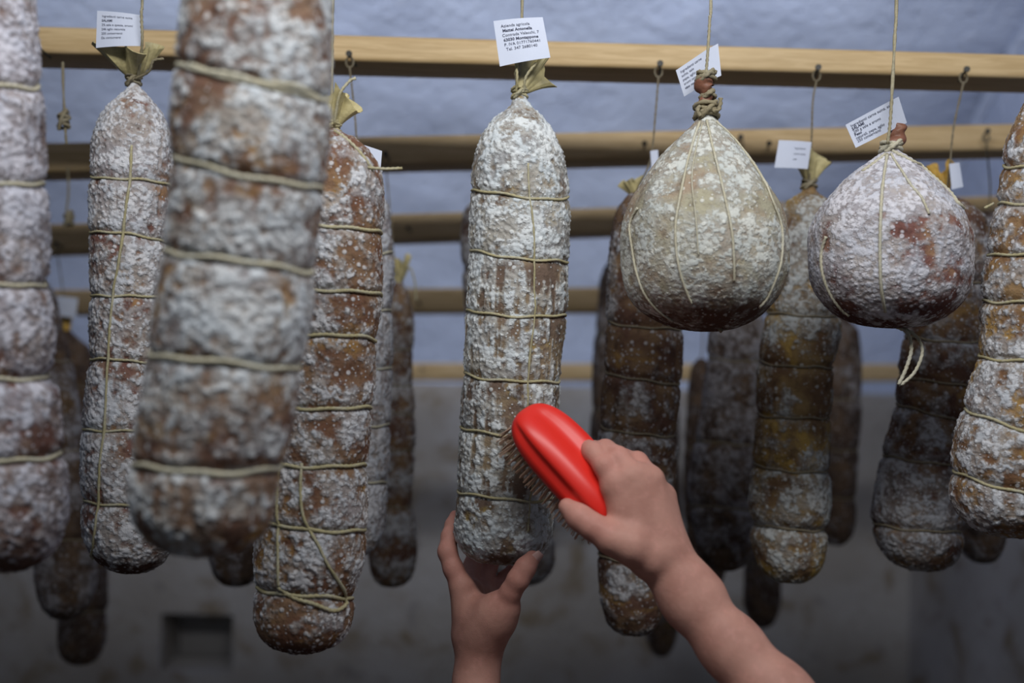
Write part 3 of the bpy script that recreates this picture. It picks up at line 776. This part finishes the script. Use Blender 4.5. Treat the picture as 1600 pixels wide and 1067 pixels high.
hang(root, 0, [P(1624, 162, 1.2), P(1626, 60, 1.21)], 0.0016, M['twine_hang'])

# ------------------------------------------------------------------ the rows behind
def simple_top(prof):  return prof
# behind the second pear: orange casing end and small tag
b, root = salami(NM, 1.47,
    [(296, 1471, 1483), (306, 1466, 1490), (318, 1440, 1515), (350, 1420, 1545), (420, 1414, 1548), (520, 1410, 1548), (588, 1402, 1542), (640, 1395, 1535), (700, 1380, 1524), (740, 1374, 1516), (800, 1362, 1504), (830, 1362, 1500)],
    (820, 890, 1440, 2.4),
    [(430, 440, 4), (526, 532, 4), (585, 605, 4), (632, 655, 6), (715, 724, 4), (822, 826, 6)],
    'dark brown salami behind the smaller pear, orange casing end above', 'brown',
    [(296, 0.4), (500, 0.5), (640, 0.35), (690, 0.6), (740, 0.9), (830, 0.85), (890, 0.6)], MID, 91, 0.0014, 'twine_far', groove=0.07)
casing_end(root, P(1477, 298, 1.47), P(1472, 262, 1.47), 0.014, M['paper_end_orange'], 21, 3)
hang(root, 1, [P(1479, 300, 1.465), P(1484, 262, 1.455), P(1490, 200, 1.46)], 0.0012, M['twine_far'], (1501, 121))
make_tag(root, Tag([(1483, 256), (1499, 254), (1505, 292), (1487, 296)], 1.445, 0.001))

# between the pears
b, root = salami(NM, 1.47,
    [(286, 1257, 1271), (300, 1252, 1277), (318, 1226, 1298), (345, 1214, 1308), (420, 1205, 1310), (490, 1196, 1312), (560, 1184, 1306), (640, 1180, 1299), (735, 1176, 1296), (790, 1172, 1296), (825, 1176, 1290), (850, 1170, 1290)],
    (838, 909, 1234, 2.6),
    [(488, 492, 3), (566, 572, 4), (648, 650, 5), (728, 734, 6), (820, 824, 6, 1.5)],
    'salami between the two pears, grey above and yellowish at its base', 'ochre',
    [(286, 0.6), (400, 0.85), (520, 0.8), (560, 0.4), (700, 0.45), (745, 0.8), (840, 0.9), (880, 0.6), (909, 0.3)], MID, 97, 0.0014, 'twine_far', groove=0.07)
knot(root, P(1264, 288, 1.47), 0.009, M['twine_dark'], 3)
casing_end(root, P(1265, 286, 1.47), P(1267, 246, 1.47), 0.017, M['paper_end'], 5, 4)
hang(root, 1, [P(1264, 286, 1.462), P(1268, 220, 1.455), P(1270, 160, 1.46)], 0.0012, M['twine_far'], (1274, 118))
make_tag(root, Tag([(1217, 219), (1268, 222), (1262, 264), (1210, 262)], 1.44, 0.002), [('Ingredienti', False, 0), ('carne suina', False, 0), ('sale', False, 0)], 0.08, x0=0.5, y0=0.3, dy=0.2)

# behind the larger pear
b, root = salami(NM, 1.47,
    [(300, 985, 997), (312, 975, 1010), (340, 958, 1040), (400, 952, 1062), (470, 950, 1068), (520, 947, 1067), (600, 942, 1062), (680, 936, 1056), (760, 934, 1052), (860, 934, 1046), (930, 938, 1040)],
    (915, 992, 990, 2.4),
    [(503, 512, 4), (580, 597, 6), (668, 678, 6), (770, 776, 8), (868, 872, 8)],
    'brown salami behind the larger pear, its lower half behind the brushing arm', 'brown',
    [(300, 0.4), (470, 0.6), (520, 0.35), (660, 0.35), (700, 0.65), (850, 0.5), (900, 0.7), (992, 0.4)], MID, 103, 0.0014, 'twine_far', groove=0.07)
casing_end(root, P(991, 302, 1.47), P(984, 284, 1.47), 0.012, M['paper_end'], 31, 4)
hang(root, 1, [P(992, 303, 1.462), P(1016, 250, 1.455), P(1024, 180, 1.46)], 0.0012, M['twine_far'], (1030, 112))
make_tag(root, Tag([(1016, 236), (1028, 234), (1030, 262), (1018, 264)], 1.45, 0.001))

# pale one right behind the spotted salami
b, root = salami(NM, 1.47,
    [(285, 552, 564), (300, 530, 590), (330, 508, 608), (400, 505, 613), (520, 503, 612), (620, 503, 610), (700, 500, 608), (800, 496, 602)],
    (795, 868, 548, 2.4),
    [(390, 392, 4), (480, 482, 4), (570, 572, 4), (660, 662, 4), (750, 752, 4)],
    'pale grey salami mostly hidden behind the spotted brown one', 'pale', [(285, 1.0), (868, 1.0)], (160, 260), 107, 0.0016, 'twine_pale')
hang(root, 1, [P(558, 287, 1.465), P(556, 200, 1.455)], 0.0012, M['twine_far'], (553, 97))

# farther back, second rail
def far(Y, prof, cap, rings, label, mat, cover, seed, key, nailpx, top, flower=None, res=LO, tag=None, rr=0.0013):
    b, root = salami(NM, Y, prof, cap, rings, label, mat, cover, res, seed, rr, 'twine_far', mscale=28, groove=0.07)
    hang(root, key, [P(*top, Y), P(top[0] + (nailpx[0] - top[0]) * 0.5 if nailpx else top[0], top[1] - 40, Y - 0.01)] if nailpx else [P(*top, Y), P(top[0] + 3, top[1] - 40, Y - 0.01)], 0.0012, M['twine_far'], nailpx)
    if flower: casing_end(root, P(*top, Y), P(flower[0], flower[1], Y), flower[2], M[flower[3]], seed, 4)
    if tag: make_tag(root, Tag(tag, Y - 0.03, 0.002))
    return b, root

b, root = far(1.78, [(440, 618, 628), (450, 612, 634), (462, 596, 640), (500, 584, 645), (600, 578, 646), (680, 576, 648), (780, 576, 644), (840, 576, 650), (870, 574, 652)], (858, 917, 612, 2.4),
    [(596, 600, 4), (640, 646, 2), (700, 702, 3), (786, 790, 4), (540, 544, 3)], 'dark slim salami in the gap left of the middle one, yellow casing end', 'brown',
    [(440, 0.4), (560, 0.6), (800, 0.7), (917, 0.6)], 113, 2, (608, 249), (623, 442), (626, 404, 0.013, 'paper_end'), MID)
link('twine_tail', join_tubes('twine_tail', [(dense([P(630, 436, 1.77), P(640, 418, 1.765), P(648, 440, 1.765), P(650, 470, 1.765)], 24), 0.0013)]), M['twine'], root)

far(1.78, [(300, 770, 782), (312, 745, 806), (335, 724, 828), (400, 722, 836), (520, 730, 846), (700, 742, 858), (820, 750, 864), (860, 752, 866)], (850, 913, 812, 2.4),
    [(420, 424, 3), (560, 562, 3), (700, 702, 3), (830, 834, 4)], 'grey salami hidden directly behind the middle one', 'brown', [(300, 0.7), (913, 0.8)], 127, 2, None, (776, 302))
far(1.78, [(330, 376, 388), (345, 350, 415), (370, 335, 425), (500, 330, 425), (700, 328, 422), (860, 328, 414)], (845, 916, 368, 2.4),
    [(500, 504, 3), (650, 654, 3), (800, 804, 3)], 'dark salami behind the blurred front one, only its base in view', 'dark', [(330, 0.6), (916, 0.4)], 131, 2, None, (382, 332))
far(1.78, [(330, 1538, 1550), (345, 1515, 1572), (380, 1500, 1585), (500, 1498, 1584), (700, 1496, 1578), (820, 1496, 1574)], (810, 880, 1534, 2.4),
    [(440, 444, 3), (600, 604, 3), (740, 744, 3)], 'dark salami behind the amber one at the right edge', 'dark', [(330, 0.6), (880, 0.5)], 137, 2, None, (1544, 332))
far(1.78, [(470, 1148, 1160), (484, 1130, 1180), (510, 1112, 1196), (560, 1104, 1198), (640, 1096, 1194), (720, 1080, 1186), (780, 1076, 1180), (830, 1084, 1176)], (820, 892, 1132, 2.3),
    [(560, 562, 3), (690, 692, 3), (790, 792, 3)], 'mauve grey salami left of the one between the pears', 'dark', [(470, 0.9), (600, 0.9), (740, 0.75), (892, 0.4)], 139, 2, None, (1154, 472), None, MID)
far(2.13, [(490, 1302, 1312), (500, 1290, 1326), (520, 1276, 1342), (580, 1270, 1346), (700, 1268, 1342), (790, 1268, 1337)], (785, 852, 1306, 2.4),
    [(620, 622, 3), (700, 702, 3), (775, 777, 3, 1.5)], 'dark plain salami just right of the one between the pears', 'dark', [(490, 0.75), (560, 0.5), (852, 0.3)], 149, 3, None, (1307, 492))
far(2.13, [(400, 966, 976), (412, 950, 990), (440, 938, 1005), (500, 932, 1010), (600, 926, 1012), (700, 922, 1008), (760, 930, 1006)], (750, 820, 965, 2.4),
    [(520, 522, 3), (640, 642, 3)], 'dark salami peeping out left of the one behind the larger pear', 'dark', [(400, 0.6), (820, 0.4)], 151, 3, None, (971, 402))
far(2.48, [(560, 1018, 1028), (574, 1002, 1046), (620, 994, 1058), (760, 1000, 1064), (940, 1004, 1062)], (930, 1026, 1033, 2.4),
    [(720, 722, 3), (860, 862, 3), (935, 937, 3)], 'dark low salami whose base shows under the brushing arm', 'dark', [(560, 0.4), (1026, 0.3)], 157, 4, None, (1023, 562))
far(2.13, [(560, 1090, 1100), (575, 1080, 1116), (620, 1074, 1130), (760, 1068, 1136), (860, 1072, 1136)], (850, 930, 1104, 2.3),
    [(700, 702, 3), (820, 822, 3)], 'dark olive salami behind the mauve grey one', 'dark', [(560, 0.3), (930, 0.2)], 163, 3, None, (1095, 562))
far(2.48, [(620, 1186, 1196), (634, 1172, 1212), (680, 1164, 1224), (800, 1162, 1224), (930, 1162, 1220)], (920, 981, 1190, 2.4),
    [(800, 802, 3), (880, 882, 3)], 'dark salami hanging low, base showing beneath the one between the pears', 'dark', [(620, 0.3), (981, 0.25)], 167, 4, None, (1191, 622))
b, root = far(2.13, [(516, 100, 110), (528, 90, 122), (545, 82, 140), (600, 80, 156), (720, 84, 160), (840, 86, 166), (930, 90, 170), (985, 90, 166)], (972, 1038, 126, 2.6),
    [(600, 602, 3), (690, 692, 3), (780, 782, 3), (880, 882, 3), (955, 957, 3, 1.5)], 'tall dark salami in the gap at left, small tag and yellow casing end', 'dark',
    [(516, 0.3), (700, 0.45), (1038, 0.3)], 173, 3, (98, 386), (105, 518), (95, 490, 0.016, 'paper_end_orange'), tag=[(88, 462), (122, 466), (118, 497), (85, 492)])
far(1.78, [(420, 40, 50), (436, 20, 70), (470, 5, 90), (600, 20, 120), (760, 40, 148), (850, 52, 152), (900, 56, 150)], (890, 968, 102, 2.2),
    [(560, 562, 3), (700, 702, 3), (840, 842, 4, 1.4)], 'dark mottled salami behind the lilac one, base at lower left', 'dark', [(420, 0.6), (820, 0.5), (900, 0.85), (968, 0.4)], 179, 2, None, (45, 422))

# spare strings with knots hanging from the left ends of the rails
def spare(key, nailpx, pts, label, lump):
    Y = RAILS[key][0] - 0.02
    root = empty('knotted_string', P(*pts[-1], Y), label, 'string', 'spare knotted strings at left')
    p = [P(x, y, Y) for x, y in pts]
    link('cord', join_tubes('cord', [(dense(p, 30), 0.0016)]), M['twine_dark'], root)
    for (x, y) in lump: knot(root, P(x, y, Y), 0.006, M['twine_dark'], 5, 0.0022, 0.02)
spare(1, None, [(98, 97), (99, 140), (101, 180), (103, 215), (104, 225)], 'knotted spare string hanging from the nearest rail, at left', [(100, 188)])
spare(2, None, [(106, 262), (107, 300), (104, 330), (104, 348)], 'knotted spare string hanging from the second rail, at left', [(108, 342)])
# ------------------------------------------------------------------ the person: two forearms and hands, one continuous surface
def skin_material():
    t = NT('skin')
    c = t.mix(t.ramp(t.noise(34, 4), 0.35, 0.7), (0.49, 0.255, 0.20), (0.41, 0.20, 0.155))
    c = t.mix(t.ramp(t.noise(110, 3), 0.5, 0.75, 0, 0.35), c, (0.62, 0.30, 0.25))
    c = t.mix(t.math('MULTIPLY', t.attr('flush'), 0.6), c, (0.56, 0.22, 0.18))
    cr = t.voro(520, None, feature='DISTANCE_TO_EDGE')
    hgt = t.math('ADD', t.math('MULTIPLY', t.noise(160, 4), 0.8), t.math('MULTIPLY', cr.outputs['Distance'], 0.4))
    t.bump(hgt, 0.35, 0.0012)
    t.b.inputs['Subsurface Weight'].default_value = 0.06
    t.b.inputs['Subsurface Radius'].default_value = (0.008, 0.003, 0.002)
    t.b.inputs['Subsurface Scale'].default_value = 1.0
    return t.done(c, 0.58, 0.25)
M['skin'] = skin_material()
t = NT('nail_keratin'); M['keratin'] = t.done((0.62, 0.38, 0.34), 0.3, 0.5)

BONES = []
def bone(a, b, ra, rb, k=0.008): BONES.append((np.array(a, float), np.array(b, float), ra, rb, k))
def chain(pts, rad, k=0.006):
    for i in range(len(pts) - 1): bone(pts[i], pts[i + 1], rad[i], rad[i + 1], k)

# left hand (thumb towards the viewer), cupping the middle salami's base
W = P(748, 1005, 1.235)
L_EL = P(735, 1400, 1.13)
chain([W, P(744, 1065, 1.225), P(740, 1200, 1.19), L_EL], [0.0215, 0.0210, 0.031, 0.038], 0.02)
bone(P(746, 1005, 1.255), P(744, 1065, 1.243), 0.018, 0.018, 0.02)
mi, mm, mr, mp_ = P(722, 918, 1.240), P(735, 925, 1.262), P(750, 930, 1.284), P(766, 938, 1.302)
chain([P(737, 985, 1.238), mi], [0.021, 0.0140], 0.014)
chain([P(740, 985, 1.250), mm], [0.020, 0.0145], 0.014)
chain([P(748, 985, 1.262), mr], [0.019, 0.0135], 0.014)
chain([P(756, 988, 1.268), mp_], [0.018, 0.0125], 0.014)
# thenar and the web between thumb and index finger
TM, TI, TT = P(789, 945, 1.205), P(810, 905, 1.192), P(832, 872, 1.200)
chain([P(752, 1010, 1.228), P(763, 980, 1.220), P(778, 958, 1.211), TM], [0.0195, 0.0190, 0.0170, 0.0145], 0.022)
bone(P(745, 962, 1.235), P(776, 968, 1.214), 0.014, 0.013, 0.014)
bone(P(736, 940, 1.240), P(768, 955, 1.222), 0.009, 0.009, 0.012)
chain([TM, P(798, 925, 1.197), TI, P(821, 887, 1.194), TT], [0.0130, 0.0112, 0.0114, 0.0110, 0.0086], 0.005)
chain([mi, P(708, 888, 1.243), P(699, 862, 1.248), P(702, 838, 1.258), P(707, 820, 1.268), P(711, 806, 1.276)], [0.0128, 0.0108, 0.0104, 0.0088, 0.0080, 0.0066], 0.005)
chain([mm, P(734, 908, 1.288), P(737, 884, 1.315), P(743, 862, 1.325), P(755, 846, 1.325)], [0.0130, 0.0105, 0.0098, 0.0085, 0.0068], 0.004)
chain([mr, P(756, 910, 1.310), P(764, 887, 1.325), P(775, 868, 1.328), P(786, 852, 1.326)], [0.0125, 0.0102, 0.0095, 0.0082, 0.0066], 0.004)
chain([mp_, P(777, 918, 1.318), P(790, 902, 1.326), P(803, 888, 1.326), P(812, 876, 1.323)], [0.0112, 0.0092, 0.0085, 0.0074, 0.006], 0.004)

# right hand closed round the brush
RW = P(1035, 880, 1.10)
R_EL = P(1300, 1195, 1.02)
chain([RW, P(1078, 938, 1.092), P(1142, 1010, 1.075), P(1214, 1092, 1.05), R_EL], [0.0240, 0.0250, 0.0275, 0.0320, 0.037], 0.02)
bone(P(1048, 868, 1.105), P(1095, 928, 1.095), 0.017, 0.020, 0.02)
qi, qm, qr, qp = P(962, 762, 1.098), P(988, 744, 1.098), P(1016, 750, 1.106), P(1036, 776, 1.120)
chain([P(1015, 862, 1.098), qi], [0.021, 0.0150], 0.014)
chain([P(1024, 855, 1.098), qm], [0.021, 0.0150], 0.014)
chain([P(1036, 855, 1.104), qr], [0.020, 0.0145], 0.014)
chain([P(1042, 858, 1.112), qp], [0.019, 0.0135], 0.014)
chain([qi, P(945, 728, 1.103), P(926, 706, 1.118), P(908, 694, 1.140), P(896, 692, 1.156)], [0.0130, 0.0108, 0.0100, 0.0088, 0.0070], 0.005)
chain([qm, P(966, 715, 1.108), P(946, 702, 1.130), P(928, 702, 1.156), P(915, 710, 1.170)], [0.0132, 0.0110, 0.0100, 0.0088, 0.0070], 0.004)
chain([qr, P(996, 722, 1.124), P(974, 716, 1.148), P(954, 724, 1.168), P(940, 736, 1.178)], [0.0125, 0.0105, 0.0097, 0.0085, 0.0068], 0.004)
chain([qp, P(1018, 744, 1.140), P(1000, 742, 1.160), P(982, 752, 1.174), P(970, 764, 1.180)], [0.0115, 0.0095, 0.0086, 0.0075, 0.006], 0.004)
chain([P(1012, 868, 1.090), P(985, 852, 1.082), P(955, 842, 1.080), P(925, 822, 1.084), P(905, 808, 1.090), P(886, 792, 1.097)], [0.021, 0.0175, 0.0140, 0.0120, 0.0116, 0.0088], 0.008)
bone(P(985, 845, 1.088), P(975, 800, 1.094), 0.014, 0.013, 0.014)

# upper arms and shoulders, below the picture
LS, RS = np.array([-0.02, 0.90, 0.86]), np.array([0.33, 0.88, 0.90])
chain([L_EL, (L_EL + LS) / 2, LS], [0.040, 0.043, 0.052], 0.02)
chain([R_EL, (R_EL + RS) / 2, RS], [0.041, 0.044, 0.052], 0.02)
MIDS = (LS + RS) / 2 + np.array([0, -0.01, -0.02])
chain([LS, MIDS, RS], [0.055, 0.072, 0.055], 0.03)

def sdf_mesh(bones, h):
    lo = np.min([np.minimum(b[0] - b[2], b[1] - b[3]) for b in bones], 0) - 4 * h
    hi = np.max([np.maximum(b[0] + b[2], b[1] + b[3]) for b in bones], 0) + 4 * h
    n = np.ceil((hi - lo) / h).astype(int) + 1
    D = np.full(n, 0.5, np.float32)
    for a, b, ra, rb, k in bones:
        pad = max(ra, rb) + k + 3 * h
        i0 = np.maximum(((np.minimum(a, b) - pad - lo) / h).astype(int), 0)
        i1 = np.minimum(((np.maximum(a, b) + pad - lo) / h).astype(int) + 2, n)
        gx = (lo[0] + h * np.arange(i0[0], i1[0]))[:, None, None]; gy = (lo[1] + h * np.arange(i0[1], i1[1]))[None, :, None]; gz = (lo[2] + h * np.arange(i0[2], i1[2]))[None, None, :]
        ab = b - a; L2 = max(ab @ ab, 1e-9)
        t = np.clip(((gx - a[0]) * ab[0] + (gy - a[1]) * ab[1] + (gz - a[2]) * ab[2]) / L2, 0, 1)
        d = np.sqrt((gx - a[0] - t * ab[0]) ** 2 + (gy - a[1] - t * ab[1]) ** 2 + (gz - a[2] - t * ab[2]) ** 2) - (ra + (rb - ra) * t)
        s = (slice(i0[0], i1[0]), slice(i0[1], i1[1]), slice(i0[2], i1[2]))
        c = D[s]; w = np.maximum(k - np.abs(c - d), 0) / k
        D[s] = np.minimum(c, d) - w * w * k * 0.25
    ins = D < 0
    c = np.zeros(np.array(n) - 1, np.uint8)
    for dx in (0, 1):
        for dy in (0, 1):
            for dz in (0, 1):
                c += ins[dx:n[0] - 1 + dx, dy:n[1] - 1 + dy, dz:n[2] - 1 + dz]
    act = np.argwhere((c > 0) & (c < 8))
    idx = np.full(np.array(n) - 1, -1, np.int32); idx[act[:, 0], act[:, 1], act[:, 2]] = np.arange(len(act))
    corner = np.array([(x, y, z) for x in (0, 1) for y in (0, 1) for z in (0, 1)])
    val = np.stack([D[act[:, 0] + q[0], act[:, 1] + q[1], act[:, 2] + q[2]] for q in corner], 1)
    acc = np.zeros((len(act), 3)); cnt = np.zeros(len(act))
    for i in range(8):
        for j in range(i + 1, 8):
            if np.abs(corner[i] - corner[j]).sum() != 1: continue
            cr = (val[:, i] < 0) != (val[:, j] < 0)
            t = np.where(cr, val[:, i] / np.where(cr, val[:, i] - val[:, j], 1), 0)
            pt = corner[i] + (corner[j] - corner[i]) * t[:, None]
            acc += pt * cr[:, None]; cnt += cr
    V = lo + h * (act + acc / cnt[:, None])
    quads = []
    for ax in range(3):
        o = [a for a in range(3) if a != ax]
        sl0 = [slice(None)] * 3; sl1 = [slice(None)] * 3
        sl0[ax] = slice(0, -1); sl1[ax] = slice(1, None)
        cr = ins[tuple(sl0)] != ins[tuple(sl1)]
        e = np.argwhere(cr)
        e = e[(e[:, o[0]] > 0) & (e[:, o[1]] > 0) & (e[:, o[0]] < n[o[0]] - 1) & (e[:, o[1]] < n[o[1]] - 1)]
        u = np.zeros(3, int); u[o[0]] = 1; v = np.zeros(3, int); v[o[1]] = 1
        g = lambda q: idx[q[:, 0], q[:, 1], q[:, 2]]
        q = np.stack([g(e - u - v), g(e - v), g(e), g(e - u)], 1)
        flip = ins[e[:, 0], e[:, 1], e[:, 2]]
        if ax == 1: flip = ~flip
        q[~flip] = q[~flip][:, ::-1]
        quads.append(q)
    return V, np.vstack(quads)

V, Q = sdf_mesh(BONES, 0.0021)
me = mesh_np('person', V, Q)
# rosier skin on the fingertips and knuckles
flush = np.zeros(len(V))
for b in BONES:
    if b[3] < 0.0100 or (b[3] < 0.0126 and b[2] < 0.0152):
        flush = np.maximum(flush, (1.0 if b[3] < 0.0072 else 0.7) * np.exp(-(np.linalg.norm(V - b[1], axis=1) / (b[3] * 1.7)) ** 2))
a_ = me.attributes.new('flush', 'FLOAT', 'POINT'); a_.data.foreach_set('value', flush.astype(np.float32))
person = link('person', me, M['skin'])
person['label'] = 'two bare arms reaching up, one hand cupping a salami, the other holding a red brush'; person['category'] = 'person'
sm = person.modifiers.new('smooth', 'SMOOTH'); sm.factor = 0.5; sm.iterations = 3

def finger_nail(base, tip, out, w, l, name='fingernail'):
    """a small curved plate lying on the fingertip; out: direction the nail faces"""
    base, tip, out = map(np.array, (base, tip, out))
    ax = (tip - base) / np.linalg.norm(tip - base); out = out - ax * (out @ ax); out /= np.linalg.norm(out); sd = np.cross(ax, out)
    nu, nv = 9, 8
    Vn = []
    for j in range(nv):
        s = j / (nv - 1)
        ww = w * (1 - 0.25 * abs(2 * s - 1) ** 3 - 0.18 * s)
        for i in range(nu):
            a = (i / (nu - 1) * 2 - 1)
            Vn.append(tip + ax * (s - 0.75) * l + sd * a * ww + out * (-0.28 * ww * a * a * 2 - 0.0006 * (2 * s - 1) ** 2 * 2))
    Vn = np.array(Vn); q = grid_quads(nv, nu)
    o = link(name, mesh_np(name, Vn, q), M['keratin'], person)
    so = o.modifiers.new('thick', 'SOLIDIFY'); so.thickness = 0.0008; so.offset = 0
    return o
to_eye = EYE - TT
out = to_eye / np.linalg.norm(to_eye) + np.array([0.75, 0, 0.0])
out /= np.linalg.norm(out)
finger_nail(TI, TT + out * 0.0106 + (TT - TI) / np.linalg.norm(TT - TI) * 0.003, out, 0.0066, 0.0125)

# ------------------------------------------------------------------ the red scrubbing brush
t = NT('red_plastic'); M['red'] = t.done(t.mix(t.noise(30, 2), (0.80, 0.030, 0.018), (0.74, 0.024, 0.016)), 0.38, 0.5)
t = NT('bristle_fibre'); M['bristle'] = t.done(t.mix(t.noise(200, 2), (0.72, 0.50, 0.37), (0.60, 0.38, 0.26)), 0.7, 0.3)
A0, A1 = P(828, 655, 1.143), P(958, 798, 1.114)
ctr = (A0 + A1) / 2; U = (A1 - A0); LB = np.linalg.norm(U) / 2 + 0.012; U /= np.linalg.norm(U)
Wd = np.array([-0.68, 0.72, 0.10]); Wd -= U * (Wd @ U); Wd /= np.linalg.norm(Wd); Sd = np.cross(Wd, U)
broot = empty('scrubbing_brush', ctr, 'red scrubbing brush with tan bristles held in the right hand', 'brush')
# body: long rounded block, back domed with a finger groove along each flank
nu, nv = 60, 48; V = []
HW, HT = 0.035, 0.019
for i in range(nu):
    s = -math.cos(math.pi * i / (nu - 1)); e = max(1 - abs(s) ** 3.2, 0) ** (1 / 2.6)
    for j in range(nv):
        a = 2 * math.pi * j / nv; ca, sa = math.cos(a), math.sin(a)
        x = math.copysign(abs(ca) ** 0.75, ca) * HW; y = math.copysign(abs(sa) ** 0.7, sa) * HT
        # grooves on both flanks of the back (sa < 0 is the back)
        g = 1.5 * math.exp(-((a - math.radians(262)) / 0.30) ** 2) + 0.7 * math.exp(-((a - math.radians(200)) / 0.2) ** 2) + 0.7 * math.exp(-((a - math.radians(340)) / 0.2) ** 2)
        k = 1 - 0.22 * g * smooth01(1.0, 0.7, np.array(abs(s))).item()
        arch = -0.006 * (1 - s * s) if sa < 0 else 0
        V.append(ctr + U * s * LB + Sd * x * k * e + Wd * (y * k * e + arch * abs(sa)))
V = np.array(V); q = grid_quads(nu, nv, True)
me = mesh_np('handle', V, q)
if _inward(me): me.flip_normals()
link('handle', me, M['red'], broot)
# bristles: separate fine fibres set in rows under the block
rng = np.random.RandomState(2); tubes_v, tubes_q, off = [], [], 0
for i in range(26):
    for j in range(9):
        s = -0.93 + 1.86 * i / 25; x = (-1 + 2 * j / 8) * 0.82
        if abs(s) ** 3 + abs(x) ** 3 > 0.98: continue
        for kf in range(5):
            b0 = ctr + U * (s * LB + rng.normal(0, 0.0006)) + Sd * (x * HW + rng.normal(0, 0.0006)) + Wd * (HT * 0.7)
            dirn = Wd + U * (0.22 * s + rng.normal(0, 0.05)) + Sd * (0.25 * x + rng.normal(0, 0.05))
            e0 = b0 + dirn * 0.022
            a = np.cross(dirn, U); a /= np.linalg.norm(a); bb_ = np.cross(a, dirn); bb_ /= np.linalg.norm(bb_)
            w = 0.0007
            ring = np.array([a * w, -a * w * 0.5 + bb_ * w * 0.87, -a * w * 0.5 - bb_ * w * 0.87])
            tubes_v.append(np.vstack([b0 + ring, e0 + ring * 0.8]))
            tubes_q.append(np.array([[0, 1, 4, 3], [1, 2, 5, 4], [2, 0, 3, 5]]) + off); off += 6
link('bristles', mesh_np('bristles', np.vstack(tubes_v), np.vstack(tubes_q)), M['bristle'], broot, kind='stuff')
